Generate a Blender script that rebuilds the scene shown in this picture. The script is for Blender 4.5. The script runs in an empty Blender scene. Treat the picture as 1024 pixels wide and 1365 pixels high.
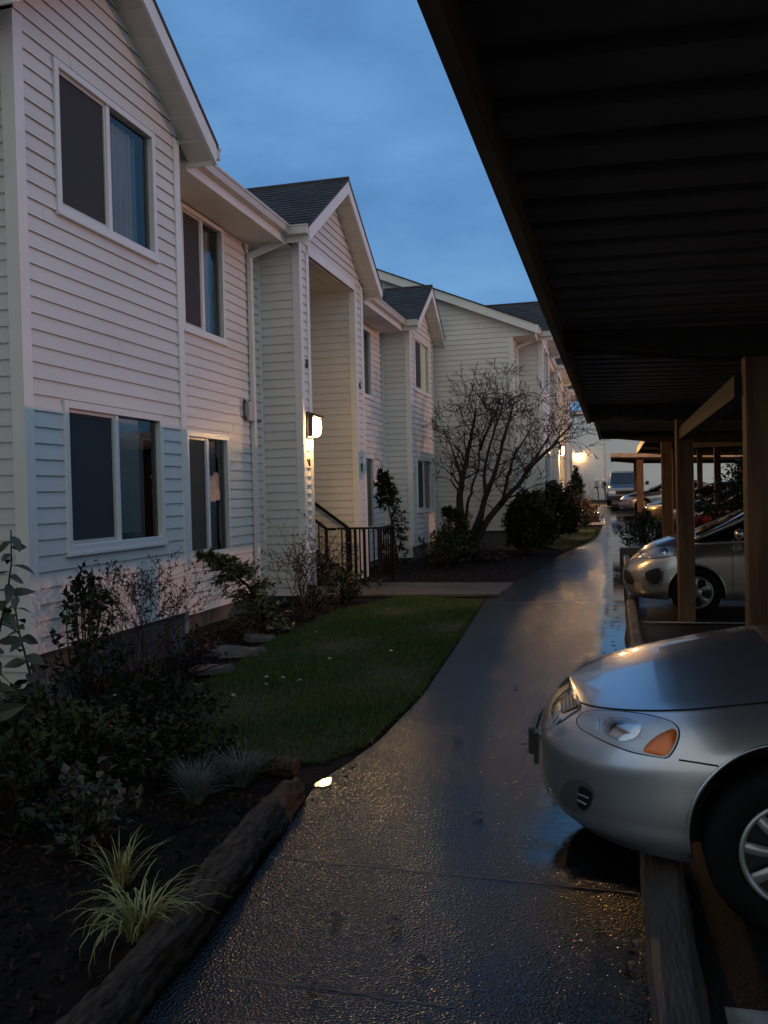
import bpy, bmesh, math, random
import numpy as np
from mathutils import Vector, Matrix
from mathutils.bvhtree import BVHTree

random.seed(7)
rng = np.random.default_rng(7)
SC = bpy.context.scene
COL = SC.collection
R = math.radians

# ------------------------------------------------------------------ camera
F_PX, CX, CY, W_PX, H_PX, EYE = 1180.0, 512.0, 682.5, 1024, 1365, 1.6
def _unit(v): return v / np.linalg.norm(v)
_dy = _unit(np.array([818 - CX, 652 - CY, F_PX]))
_dn = _unit(np.array([.024, 1, -(.024 * _dy[0] + _dy[1]) / _dy[2]]))
_dz = -_dn
_dx = np.cross(_dy, _dz)
ROT = np.stack([_dx, _dy, _dz])
cam_data = bpy.data.cameras.new("camera")
cam = bpy.data.objects.new("camera", cam_data)
COL.objects.link(cam)
_m = Matrix.Identity(4)
for i in range(3):
    _m[i][0], _m[i][1], _m[i][2] = ROT[i][0], -ROT[i][1], -ROT[i][2]
_m[2][3] = EYE
cam.matrix_world = _m
cam_data.sensor_fit = 'VERTICAL'
cam_data.sensor_height = 36
cam_data.sensor_width = 27
cam_data.lens = F_PX / H_PX * 36
cam_data.clip_end = 500
cam_data.clip_start = .05
SC.camera = cam

def sight(x, y): return ROT @ np.array([x - CX, y - CY, F_PX])
def at_y(x, y, Y): r = sight(x, y); return Vector((r[0] * Y / r[1], Y, EYE + r[2] * Y / r[1]))
def at_x(x, y, X): r = sight(x, y); return Vector((X, r[1] * X / r[0], EYE + r[2] * X / r[0]))

def zg(Y):      # the grade rises a little towards the far end of the path
    return float(np.interp(Y, [-50, 13, 17, 22, 30, 45, 56, 300], [0, 0, .04, .13, .36, .72, .8, .8]))

# ------------------------------------------------------------------ materials
def M(name, col, rough=.5, metal=0, var=0, vscale=4, bump=0, bscale=40, coat=0, spec=.5, col2=None, stretch=None, detail=4):
    m = bpy.data.materials.new(name); m.use_nodes = True
    nt = m.node_tree; n = nt.nodes; l = nt.links
    b = n['Principled BSDF']
    b.inputs['Base Color'].default_value = (*col, 1)
    b.inputs['Roughness'].default_value = rough
    b.inputs['Metallic'].default_value = metal
    b.inputs['Coat Weight'].default_value = coat
    b.inputs['Coat Roughness'].default_value = .06
    b.inputs['Specular IOR Level'].default_value = spec
    tc = n.new('ShaderNodeTexCoord')
    vec = tc.outputs['Object']
    if stretch:
        mp = n.new('ShaderNodeMapping'); mp.inputs['Scale'].default_value = stretch
        l.new(vec, mp.inputs[0]); vec = mp.outputs[0]
    if var or col2:
        t = n.new('ShaderNodeTexNoise'); t.inputs['Scale'].default_value = vscale; t.inputs['Detail'].default_value = detail
        l.new(vec, t.inputs['Vector'])
        r = n.new('ShaderNodeValToRGB')
        c2 = col2 or tuple(min(1, c * (1 + var)) for c in col)
        c1 = col if col2 else tuple(c * (1 - var) for c in col)
        r.color_ramp.elements[0].position = .35; r.color_ramp.elements[1].position = .65
        r.color_ramp.elements[0].color = (*c1, 1); r.color_ramp.elements[1].color = (*c2, 1)
        l.new(t.outputs[0], r.inputs[0]); l.new(r.outputs[0], b.inputs['Base Color'])
    if bump:
        t2 = n.new('ShaderNodeTexNoise'); t2.inputs['Scale'].default_value = bscale; t2.inputs['Detail'].default_value = 5
        l.new(vec, t2.inputs['Vector'])
        bp = n.new('ShaderNodeBump'); bp.inputs['Strength'].default_value = bump; bp.inputs['Distance'].default_value = .01
        l.new(t2.outputs[0], bp.inputs['Height']); l.new(bp.outputs[0], b.inputs['Normal'])
    return m

def emit(name, col, s):
    m = bpy.data.materials.new(name); m.use_nodes = True
    nt = m.node_tree; nt.nodes.clear()
    e = nt.nodes.new('ShaderNodeEmission'); o = nt.nodes.new('ShaderNodeOutputMaterial')
    e.inputs[0].default_value = (*col, 1); e.inputs[1].default_value = s
    nt.links.new(e.outputs[0], o.inputs[0]); return m

def glass(name, tint, rough=.03, refl=1.0, ior=1.5):
    m = bpy.data.materials.new(name); m.use_nodes = True
    nt = m.node_tree; n = nt.nodes; n.clear()
    o = n.new('ShaderNodeOutputMaterial'); mx = n.new('ShaderNodeMixShader')
    t = n.new('ShaderNodeBsdfTransparent'); t.inputs[0].default_value = (*tint, 1)
    g = n.new('ShaderNodeBsdfGlossy'); g.inputs['Roughness'].default_value = rough
    g.inputs[0].default_value = (refl, refl, refl, 1)
    fr = n.new('ShaderNodeFresnel'); fr.inputs[0].default_value = ior
    tc = n.new('ShaderNodeTexCoord'); tn = n.new('ShaderNodeTexNoise'); tn.inputs['Scale'].default_value = 2.2; nt.links.new(tc.outputs['Object'], tn.inputs['Vector'])
    bp = n.new('ShaderNodeBump'); bp.inputs['Strength'].default_value = .25; bp.inputs['Distance'].default_value = .02; nt.links.new(tn.outputs[0], bp.inputs['Height']); nt.links.new(bp.outputs[0], g.inputs['Normal'])
    nt.links.new(fr.outputs[0], mx.inputs[0]); nt.links.new(t.outputs[0], mx.inputs[1]); nt.links.new(g.outputs[0], mx.inputs[2])
    nt.links.new(mx.outputs[0], o.inputs[0]); return m

def asphalt(name, base, r_dry, r_wet, seed, bumpk=1.0, patch=.9, wet_lo=.42, wet_hi=.6, film=False):
    """wet asphalt: stone grit in relief, standing damp in patches"""
    m = bpy.data.materials.new(name); m.use_nodes = True
    nt = m.node_tree; n = nt.nodes; l = nt.links
    b = n['Principled BSDF']; b.inputs['Specular IOR Level'].default_value = .5
    tc = n.new('ShaderNodeTexCoord'); v = tc.outputs['Object']
    def noise(scale, det, off=0):
        t = n.new('ShaderNodeTexNoise'); t.inputs['Scale'].default_value = scale; t.inputs['Detail'].default_value = det
        mp = n.new('ShaderNodeMapping'); mp.inputs['Location'].default_value = (seed + off, seed * 1.7, 0)
        l.new(v, mp.inputs[0]); l.new(mp.outputs[0], t.inputs['Vector']); return t.outputs[0]
    pat = noise(patch, 3)
    rp = n.new('ShaderNodeMapRange'); rp.inputs['From Min'].default_value = wet_lo; rp.inputs['From Max'].default_value = wet_hi
    rp.inputs['To Min'].default_value = r_dry; rp.inputs['To Max'].default_value = r_wet
    l.new(pat, rp.inputs[0]); l.new(rp.outputs[0], b.inputs['Roughness'])
    vo = n.new('ShaderNodeTexVoronoi'); vo.inputs['Scale'].default_value = 100; l.new(v, vo.inputs['Vector'])
    big = noise(7, 4, 3); fine = noise(190, 2, 5)
    a1 = n.new('ShaderNodeMath'); a1.operation = 'MULTIPLY_ADD'; l.new(fine, a1.inputs[0]); a1.inputs[1].default_value = .35; l.new(vo.outputs['Distance'], a1.inputs[2])
    a2 = n.new('ShaderNodeMath'); a2.operation = 'MULTIPLY_ADD'; l.new(big, a2.inputs[0]); a2.inputs[1].default_value = .45; l.new(a1.outputs[0], a2.inputs[2])
    bs = n.new('ShaderNodeMapRange'); bs.inputs['From Min'].default_value = wet_lo; bs.inputs['From Max'].default_value = wet_hi + .06
    bs.inputs['To Min'].default_value = .95 * bumpk; bs.inputs['To Max'].default_value = .68 * bumpk
    l.new(pat, bs.inputs[0])
    bp = n.new('ShaderNodeBump'); bp.inputs['Distance'].default_value = .003
    l.new(bs.outputs[0], bp.inputs['Strength']); l.new(a2.outputs[0], bp.inputs['Height']); l.new(bp.outputs[0], b.inputs['Normal'])
    if film:   # rain standing along the kerb side of the path
        sp = n.new('ShaderNodeSeparateXYZ'); l.new(v, sp.inputs[0])
        def band(sock, a0, a1):
            q = n.new('ShaderNodeMapRange'); q.interpolation_type = 'SMOOTHSTEP'; q.inputs['From Min'].default_value = a0; q.inputs['From Max'].default_value = a1; l.new(sock, q.inputs[0]); return q.outputs[0]
        def math_(op, a, b_):
            q = n.new('ShaderNodeMath'); q.operation = op
            for k_, x_ in enumerate((a, b_)):
                if isinstance(x_, (int, float)): q.inputs[k_].default_value = x_
                else: l.new(x_, q.inputs[k_])
            return q.outputs[0]
        near = math_('MULTIPLY', math_('MULTIPLY', band(sp.outputs[0], -.75, -.1), band(sp.outputs[1], 3.2, 3.9)), band(sp.outputs[1], 6.4, 5.0))
        far = math_('MULTIPLY', band(sp.outputs[0], -.42, -.02), band(sp.outputs[1], 5.6, 7.2))
        lev = math_('ADD', math_('MAXIMUM', near, far), math_('MULTIPLY', math_('SUBTRACT', noise(2.6, 5, 21), .5), 1.1))
        grit = math_('ADD', lev, math_('MULTIPLY', math_('SUBTRACT', noise(34, 3, 31), .5), .35))
        wet = band(grit, .3, .95)
        rm = n.new('ShaderNodeMix'); rm.data_type = 'FLOAT'; l.new(wet, rm.inputs[0]); l.new(rp.outputs[0], rm.inputs[2]); rm.inputs[3].default_value = .05; l.new(rm.outputs[0], b.inputs['Roughness'])
        sm_ = n.new('ShaderNodeMix'); sm_.data_type = 'FLOAT'; l.new(wet, sm_.inputs[0]); l.new(bs.outputs[0], sm_.inputs[2]); sm_.inputs[3].default_value = .012; l.new(sm_.outputs[0], bp.inputs['Strength'])
    cr = n.new('ShaderNodeValToRGB'); cr.color_ramp.elements[0].color = (*(c * .55 for c in base), 1); cr.color_ramp.elements[1].color = (*(c * 1.6 for c in base), 1)
    cr.color_ramp.elements[0].position = .3; cr.color_ramp.elements[1].position = .7
    l.new(noise(30, 6, 9), cr.inputs[0]); l.new(cr.outputs[0], b.inputs['Base Color'])
    return m

def shingle_mat():
    m = bpy.data.materials.new("asphalt_shingle"); m.use_nodes = True
    nt = m.node_tree; n = nt.nodes; l = nt.links; b = n['Principled BSDF']; b.inputs['Roughness'].default_value = .75
    tc = n.new('ShaderNodeTexCoord')
    vo = n.new('ShaderNodeTexVoronoi'); vo.inputs['Scale'].default_value = 5
    mp = n.new('ShaderNodeMapping'); mp.inputs['Scale'].default_value = (1, 1, 2.2)
    l.new(tc.outputs['Object'], mp.inputs[0]); l.new(mp.outputs[0], vo.inputs['Vector'])
    t = n.new('ShaderNodeTexNoise'); t.inputs['Scale'].default_value = 120; l.new(tc.outputs['Object'], t.inputs['Vector'])
    mx = n.new('ShaderNodeMix'); mx.data_type = 'FLOAT'; mx.inputs[0].default_value = .5
    sp = n.new('ShaderNodeSeparateColor'); l.new(vo.outputs['Color'], sp.inputs[0])
    l.new(sp.outputs[0], mx.inputs[2]); l.new(t.outputs[0], mx.inputs[3])
    r = n.new('ShaderNodeValToRGB'); r.color_ramp.elements[0].color = (.018, .017, .018, 1); r.color_ramp.elements[1].color = (.075, .068, .066, 1)
    l.new(mx.outputs[0], r.inputs[0]); l.new(r.outputs[0], b.inputs['Base Color'])
    return m

MAT = dict(
    siding=M("vinyl_siding", (.655, .64, .60), .48, var=.06, vscale=1.3, bump=.12, bscale=60, stretch=(1, .25, 1)),
    white=M("white_siding", (.88, .86, .86), .5, var=.03),
    trim=M("vinyl_trim", (.74, .73, .69), .4, var=.04),
    soffit=M("vinyl_soffit", (.68, .65, .58), .5, var=.05),
    gutter=M("painted_gutter", (.55, .52, .48), .35, var=.06),
    shingle=shingle_mat(),
    concrete=M("foundation_concrete", (.10, .092, .082), .85, var=.3, vscale=3, bump=.5, bscale=30),
    frame=M("vinyl_window_frame", (.72, .72, .7), .35),
    pane=glass("window_glass", (.82, .88, .88), .02),
    screen=M("insect_screen", (.035, .037, .04), .8, bump=.3, bscale=900),
    dark=M("dark_room", (.03, .03, .032), .9),
    blind=M("blind_slats", (.75, .75, .73), .6),
    curtain=M("curtain_cloth", (.33, .35, .35), .9, var=.1, vscale=8, stretch=(1, 6, .3)),
    black=M("black_metal", (.005, .005, .005), .4, spec=.3),
    blackp=M("black_plastic", (.015, .015, .016), .45),
    rubber=M("tyre_rubber", (.005, .005, .005), .8, spec=.25, bump=.3, bscale=90),
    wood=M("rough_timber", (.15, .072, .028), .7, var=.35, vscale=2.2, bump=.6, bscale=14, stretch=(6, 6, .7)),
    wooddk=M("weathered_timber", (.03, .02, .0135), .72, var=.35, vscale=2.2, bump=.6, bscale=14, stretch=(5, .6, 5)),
    roofsheet=M("painted_roof_sheet", (.24, .2, .17), .55, var=.2, vscale=2),
    fascia=M("brown_fascia", (.46, .31, .19), .6, var=.25, vscale=3, bump=.3, bscale=20, stretch=(1, .3, 4)),
    tan=M("tan_fascia", (.62, .46, .27), .6, var=.12),
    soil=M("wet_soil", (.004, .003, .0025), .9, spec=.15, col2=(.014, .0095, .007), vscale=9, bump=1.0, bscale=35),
    mulch=M("bark_chip", (.010, .0065, .0045), .85, spec=.2, col2=(.035, .022, .015), vscale=30),
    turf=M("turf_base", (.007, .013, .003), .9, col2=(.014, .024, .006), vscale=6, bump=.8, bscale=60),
    grass=M("grass_blade", (.034, .082, .008), .6, col2=(.062, .10, .012), vscale=1.6),
    path=asphalt("wet_path_asphalt", (.006, .0058, .0055), .2, .12, 3.1, film=True),
    lot=asphalt("wet_lot_asphalt", (.013, .0125, .012), .5, .3, 8.7),
    walk=M("broom_concrete", (.07, .062, .052), .45, var=.3, vscale=1.5, bump=.4, bscale=50),
    water=M("rain_water", (.006, .007, .008), .05, bump=.1, bscale=40),
    kerb=M("kerb_timber", (.055, .043, .034), .55, var=.35, vscale=5, bump=.7, bscale=22, stretch=(3, .5, 3)),
    log=M("log_bark", (.014, .0095, .0065), .8, col2=(.075, .054, .038), vscale=16, spec=.25, bump=1, bscale=26, stretch=(3, .6, 3)),
    stone=M("flat_stone", (.07, .064, .058), .7, var=.3, vscale=5, bump=.6, bscale=18),
    bark=M("tree_bark", (.014, .009, .007), .8, var=.4, vscale=14, bump=.6, bscale=40),
    twig=M("red_twig", (.03, .012, .011), .7, var=.3, vscale=9),
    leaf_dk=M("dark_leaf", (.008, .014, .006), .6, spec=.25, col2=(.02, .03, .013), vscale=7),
    leaf_md=M("mid_leaf", (.014, .023, .007), .6, spec=.25, col2=(.05, .054, .018), vscale=6),
    leaf_yl=M("gold_green_leaf", (.055, .075, .018), .5, col2=(.12, .12, .03), vscale=6),
    leaf_rd=M("wine_leaf", (.028, .009, .008), .5, col2=(.05, .022, .015), vscale=6),
    leaf_gy=M("grey_green_leaf", (.03, .038, .024), .5, col2=(.05, .055, .034), vscale=6),
    fescue=M("blue_fescue", (.09, .125, .11), .55, col2=(.15, .19, .17), vscale=8),
    sedge=M("variegated_sedge", (.20, .2, .06), .45, col2=(.38, .35, .14), vscale=10),
    flower=M("white_petal", (.7, .7, .66), .6),
    deadleaf=M("pale_dead_leaf", (.32, .28, .2), .5, var=.3, vscale=20),
    wetleaf=M("brown_dead_leaf", (.07, .048, .03), .4, var=.4, vscale=20),
    chrome=M("chrome", (.75, .75, .76), .1, metal=1),
    alloy=M("wheel_silver", (.42, .42, .42), .32, metal=.6),
    amber=M("amber_lens", (1, .21, .012), .38, metal=.6, coat=.5),
    fogshade=M("fog_cup_shade", (.12, .12, .125), .35, metal=.4),
    carglass=M("tinted_glass", (.008, .009, .01), .04, coat=.6),
    lens=glass("headlight_lens", (.93, .95, .97), .04, 1.0, 1.45),
    reflector=M("reflector_bowl", (.8, .82, .86), .2, metal=.35),
    seal=M("black_seal", (.006, .006, .006), .5),
    paintline=M("white_road_paint", (.5, .49, .46), .5, var=.25, vscale=14, bump=.3),
    number=M("dark_bronze_numeral", (.02, .015, .012), .45),
    housing=M("bronze_lamp_housing", (.03, .022, .016), .45),
    utility=M("grey_utility_box", (.45, .45, .44), .5),
    lampglow=emit("lamp_lens_glow", (1, .57, .19), 260),
    farglow=emit("far_lamp_glow", (1, .5, .17), 1300),
    midglow=emit("mid_lamp_glow", (1, .56, .2), 760),
    warmroom=emit("lit_room", (1, .8, .5), .3),
)
def paint(name, col, flake=.25):
    m = M(name, col, .3, metal=.88, coat=1)
    return m
MAT['silver'] = paint("silver_paint", (.60, .615, .64))
MAT['champagne'] = paint("warm_silver_paint", (.58, .56, .53))
MAT['gold'] = paint("gold_paint", (.28, .2, .1))
MAT['red'] = paint("dark_red_paint", (.16, .012, .018))
MAT['white'] = paint("white_paint", (.5, .5, .5))
MAT['grey'] = paint("grey_paint", (.24, .24, .25))

# ------------------------------------------------------------------ mesh builder
def root_offset(p):
    v = Vector((0, 0, 0))
    while p is not None:
        v += p.location; p = p.parent
    return v

class MB:
    def __init__(s): s.v = []; s.f = []
    def add(s, vs, fs):
        k = len(s.v); s.v.extend([tuple(p) for p in vs]); s.f.extend([tuple(i + k for i in q) for q in fs])
    def quad(s, a, b, c, d): s.add([a, b, c, d], [(0, 1, 2, 3)])
    def tri(s, a, b, c): s.add([a, b, c], [(0, 1, 2)])
    def box(s, x0, x1, y0, y1, z0, z1):
        s.add([(x, y, z) for x in (x0, x1) for y in (y0, y1) for z in (z0, z1)],
              [(0, 1, 3, 2), (4, 6, 7, 5), (0, 4, 5, 1), (2, 3, 7, 6), (0, 2, 6, 4), (1, 5, 7, 3)])
        return s
    def beam(s, a, b, w, h, up=(0, 0, 1)):
        a = Vector(a); b = Vector(b); d = (b - a).normalized(); u = Vector(up)
        sd = d.cross(u).normalized() * (w / 2); uu = sd.cross(d).normalized() * (h / 2)
        s.add([a - sd - uu, a + sd - uu, a + sd + uu, a - sd + uu, b - sd - uu, b + sd - uu, b + sd + uu, b - sd + uu],
              [(0, 3, 2, 1), (4, 5, 6, 7), (0, 1, 5, 4), (1, 2, 6, 5), (2, 3, 7, 6), (3, 0, 4, 7)])
        return s
    def prism(s, poly, d):
        n = len(poly); d = Vector(d); p = [Vector(q) for q in poly]
        s.add(p + [q + d for q in p], [tuple(range(n))[::-1], tuple(range(n, 2 * n))] + [(i, (i + 1) % n, n + (i + 1) % n, n + i) for i in range(n)])
        return s
    def tube(s, pts, rad, n=6, cap=True):
        pts = [Vector(p) for p in pts]; k = len(pts)
        if not hasattr(rad, '__len__'): rad = [rad] * k
        vs = []; ref = None
        for i, p in enumerate(pts):
            d = (pts[min(i + 1, k - 1)] - pts[max(i - 1, 0)])
            d = d.normalized() if d.length > 1e-9 else Vector((0, 0, 1))
            if ref is None: ref = Vector((1, 0, 0)) if abs(d.x) < .8 else Vector((0, 1, 0))
            a = d.cross(ref).normalized(); b = a.cross(d); ref = b
            for j in range(n):
                t = 2 * math.pi * j / n; vs.append(p + (a * math.cos(t) + b * math.sin(t)) * rad[i])
        fs = [(i * n + j, i * n + (j + 1) % n, (i + 1) * n + (j + 1) % n, (i + 1) * n + j) for i in range(k - 1) for j in range(n)]
        if cap: fs += [tuple(range(n))[::-1], tuple(range((k - 1) * n, k * n))]
        s.add(vs, fs); return s
    def lathe_y(s, prof, c, n=32, closed=False):   # prof: (radius, y) about an axis along Y through c
        cx, cy, cz = c; vs = []; k = len(prof)
        for r_, y in prof:
            for j in range(n):
                t = 2 * math.pi * j / n; vs.append((cx + r_ * math.cos(t), cy + y, cz + r_ * math.sin(t)))
        rows = k if closed else k - 1
        s.add(vs, [(i * n + j, i * n + (j + 1) % n, ((i + 1) % k) * n + (j + 1) % n, ((i + 1) % k) * n + j) for i in range(rows) for j in range(n)])
        return s
    def grid(s, P):   # P[i][j] points
        a = len(P); b = len(P[0])
        s.add([q for row in P for q in row], [(i * b + j, i * b + j + 1, (i + 1) * b + j + 1, (i + 1) * b + j) for i in range(a - 1) for j in range(b - 1)])
        return s
    def leaf(s, p, d, nrm, L, Wd, fold=.25):
        d = d.normalized(); sd = d.cross(nrm)
        sd = sd.normalized() if sd.length > 1e-6 else Vector((1, 0, 0))
        up = sd.cross(d)
        m_ = p + d * (L * .45)
        s.add([p, m_ + sd * (Wd / 2) + up * (fold * Wd * .5), p + d * L - up * (fold * .3 * L), m_ - sd * (Wd / 2) + up * (fold * Wd * .5)], [(0, 1, 2), (0, 2, 3)])
    def broad_leaf(s, p, d, nrm, L, Wd, curl=.35):
        d = d.normalized(); sd = d.cross(nrm); sd = sd.normalized() if sd.length > 1e-6 else Vector((1, 0, 0)); up = sd.cross(d); rows = []
        for t, w_ in ((0, .06), (.15, .55), (.35, 1), (.55, .95), (.75, .62), (.9, .28), (1, .02)):
            c = p + d * (L * t) - up * (curl * L * t * t * .6); rows.append([c - sd * (Wd * w_ / 2) + up * (Wd * w_ * .14), c, c + sd * (Wd * w_ / 2) + up * (Wd * w_ * .14)])
        s.grid(rows)
    def build(s, name, mat, parent=None, world=True, smooth=False, bevel=0):
        me = bpy.data.meshes.new(name)
        vs = s.v
        if parent is not None and world:
            o_ = root_offset(parent); vs = [(x - o_.x, y - o_.y, z - o_.z) for x, y, z in vs]
        me.from_pydata(vs, [], s.f); me.materials.append(MAT[mat] if isinstance(mat, str) else mat)
        if smooth: me.polygons.foreach_set('use_smooth', [True] * len(me.polygons))
        me.update()
        o = bpy.data.objects.new(name, me); COL.objects.link(o)
        if parent is not None: o.parent = parent
        if bevel:
            md = o.modifiers.new("bevel", 'BEVEL'); md.width = bevel; md.segments = 2; md.limit_method = 'ANGLE'
        return o

def tag(o, label, cat, group=None, kind=None):
    if label: o['label'] = label
    if cat: o['category'] = cat
    if group: o['group'] = group
    if kind: o['kind'] = kind
    return o
def thing(name, label, cat, loc, group=None):
    o = bpy.data.objects.new(name, None); COL.objects.link(o); o.location = loc; o.empty_display_size = .2
    return tag(o, label, cat, group)
def struct(o): o['kind'] = 'structure'; return o
def np_mesh(name, verts, faces, mat, parent=None):
    """fast mesh from arrays; faces all of one size"""
    me = bpy.data.meshes.new(name); k = faces.shape[1]
    me.vertices.add(len(verts)); me.vertices.foreach_set('co', verts.astype(np.float32).ravel())
    me.loops.add(faces.size); me.loops.foreach_set('vertex_index', faces.astype(np.int32).ravel())
    me.polygons.add(len(faces)); me.polygons.foreach_set('loop_start', np.arange(0, faces.size, k, dtype=np.int32))
    me.update(calc_edges=True); me.materials.append(MAT[mat])
    o = bpy.data.objects.new(name, me); COL.objects.link(o)
    if parent is not None: o.parent = parent
    return o
# ------------------------------------------------------------------ sky: blue hour, thin moving cloud, paler towards the set sun
w = bpy.data.worlds.new("World"); SC.world = w; w.use_nodes = True
nt = w.node_tree; n = nt.nodes; l = nt.links; bg = n['Background']
tc = n.new('ShaderNodeTexCoord'); dirv = tc.outputs['Generated']
sky = n.new('ShaderNodeTexSky'); sky.sky_type = 'NISHITA'; sky.sun_disc = False
sky.sun_elevation = R(1.0); sky.sun_rotation = R(150); sky.ozone_density = 4; sky.air_density = 1.3
sep = n.new('ShaderNodeSeparateXYZ'); l.new(dirv, sep.inputs[0])
grad = n.new('ShaderNodeValToRGB'); l.new(sep.outputs['Z'], grad.inputs[0])
grad.color_ramp.elements[0].position = .0; grad.color_ramp.elements[0].color = (.185, .385, .66, 1)
grad.color_ramp.elements[1].position = .75; grad.color_ramp.elements[1].color = (.095, .24, .50, 1)
e = grad.color_ramp.elements.new(.32); e.color = (.15, .345, .64, 1)
dot = n.new('ShaderNodeVectorMath'); dot.operation = 'DOT_PRODUCT'; l.new(dirv, dot.inputs[0])
g = Vector((.12, -.93, .34)).normalized(); dot.inputs[1].default_value = g
gm = n.new('ShaderNodeMapRange'); gm.interpolation_type = 'SMOOTHSTEP'; gm.inputs['From Min'].default_value = -.15; gm.inputs['From Max'].default_value = 1.0
gm.inputs['To Min'].default_value = 0; gm.inputs['To Max'].default_value = 1; l.new(dot.outputs['Value'], gm.inputs[0])
mixg = n.new('ShaderNodeMix'); mixg.data_type = 'RGBA'; l.new(gm.outputs[0], mixg.inputs[0]); l.new(grad.outputs[0], mixg.inputs[6])
mixg.inputs[7].default_value = (.60, .62, .59, 1)
cn = n.new('ShaderNodeTexNoise'); cn.inputs['Scale'].default_value = 4.2; cn.inputs['Detail'].default_value = 6; cn.inputs['Roughness'].default_value = .55
mp = n.new('ShaderNodeMapping'); mp.inputs['Scale'].default_value = (1, 1, 2.6); mp.inputs['Location'].default_value = (.3, 1.1, .2)
l.new(dirv, mp.inputs[0]); l.new(mp.outputs[0], cn.inputs['Vector'])
cr = n.new('ShaderNodeMapRange'); cr.inputs['From Min'].default_value = .36; cr.inputs['From Max'].default_value = .68; l.new(cn.outputs[0], cr.inputs[0])
cloud = n.new('ShaderNodeMix'); cloud.data_type = 'RGBA'; cloud.blend_type = 'MULTIPLY'; l.new(cr.outputs[0], cloud.inputs[0])
l.new(mixg.outputs[2], cloud.inputs[6]); cloud.inputs[7].default_value = (.62, .70, .79, 1)
addn = n.new('ShaderNodeMix'); addn.data_type = 'RGBA'; addn.blend_type = 'ADD'; addn.inputs[0].default_value = .02
l.new(cloud.outputs[2], addn.inputs[6]); l.new(sky.outputs[0], addn.inputs[7])
l.new(addn.outputs[2], bg.inputs[0]); bg.inputs[1].default_value = 1.0

# ------------------------------------------------------------------ ground sheets
YS = [-20, -8, 0, 2, 4, 6, 8, 10, 13, 15, 17, 19.5, 22, 24, 26, 28, 30, 34, 38, 42, 45, 50, 56, 80, 160, 300]
def strip(name, mat, left, right, lift, ys, parent=None, nx=2, amp=0):
    mb = MB(); P = []
    for Y in ys:
        a, b = left(Y), right(Y)
        P.append([(a + (b - a) * i / (nx - 1), Y, (zlot(Y) + .006 if lift is None else zg(Y) + lift) + (amp * math.sin(i * 1.7 + Y * 2.1) if 0 < i < nx - 1 else 0)) for i in range(nx)])
    mb.grid(P); return struct(mb.build(name, mat))
_gx = [-120, -40, -15, -8, -5, -3, -1.6, 0, .19, .21, 3, 10, 60, 160]
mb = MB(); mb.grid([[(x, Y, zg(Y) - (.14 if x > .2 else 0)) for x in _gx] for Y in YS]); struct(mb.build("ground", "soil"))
def zlot(Y): return zg(Y) + float(np.interp(Y, [6, 10], [-.06, 0]))
strip("parking_lot", "lot", lambda y: .2 if y < 40 else -6, lambda y: 60, None, [-15, -5, 0, 4, 8, 13, 17, 22, 26, 30, 36, 39.99, 40, 45, 52.9], nx=6)
PL = [(-10, -1.38), (1, -1.42), (2.4, -1.43), (3, -1.46), (3.6, -1.5), (4.6, -1.62), (5.3, -1.5), (6.8, -1.48), (10, -1.66), (13, -1.86), (15.2, -1.72), (17, -1.5), (19.5, -1.32), (21.5, -1.12), (23, -.8), (24.5, -.55), (27, -.42), (30, -.38), (33, -.45), (36, -.75), (40, -2.2), (46, -2.6)]
def path_left(y): return float(np.interp(y, [p[0] for p in PL], [p[1] for p in PL]))
def path_right(y): return float(np.interp(y, [-10, 14, 20, 26, 46], [.12, .12, .25, .6, 1.2]))
py_ = [-8 + .5 * i for i in range(17)] + [1 + .25 * i for i in range(17)] + [5.5 + .5 * i for i in range(81)]
strip("path", "path", path_left, path_right, .012, py_, nx=6)
# joints and cracks across the path: low broken ridges
def crack(y0, y1, x0, x1, wdt, seed):
    rr = random.Random(seed); mb = MB(); k = 36; P = []
    off = 0
    for i in range(k + 1):
        t = i / k; off = off * .7 + rr.uniform(-.0035, .0035)
        x = x0 + (x1 - x0) * t; y = y0 + (y1 - y0) * t + off; ww = wdt * rr.uniform(.35, 1)
        P.append([(x, y - ww, zg(y) + .0125), (x, y - ww * .3, zg(y) + .014 + rr.uniform(-.0006, .0014)), (x, y + ww * .3, zg(y) + .014 + rr.uniform(-.0006, .0014)), (x, y + ww, zg(y) + .0125)])
    mb.grid(P); return struct(mb.build("path_joint", "walk"))
crack(3.62, 3.58, -1.5, .06, .011, 1); crack(2.68, 2.66, -1.25, -.5, .009, 2); crack(12.6, 12.9, -1.7, -.2, .02, 5)
# rain water standing on the path, irregular outline
def puddle(cx, cy, rx, ry, seed, lift=.0165, k=40):
    rr = random.Random(seed); mb = MB(); ph = [rr.uniform(0, 6.3) for _ in range(5)]
    pts = []
    for i in range(k):
        t = 2 * math.pi * i / k
        q = 1 + .16 * math.sin(2 * t + ph[0]) + .12 * math.sin(3 * t + ph[1]) + .09 * math.sin(5 * t + ph[2]) + .06 * math.sin(9 * t + ph[3]) + .05 * math.sin(14 * t + ph[4])
        x, y = cx + rx * q * math.cos(t), cy + ry * q * math.sin(t)
        pts.append((min(x, .075), y, zg(y) + lift))
    mb.add(pts, [tuple(range(k))]); return struct(mb.build("puddle", "water"))
puddle(-1.58, 4.62, .034, .09, 3); puddle(-1.515, 4.97, .018, .06, 12); puddle(-1.5, 4.78, .014, .03, 14); puddle(-1.54, 4.86, .01, .025, 17)
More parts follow.
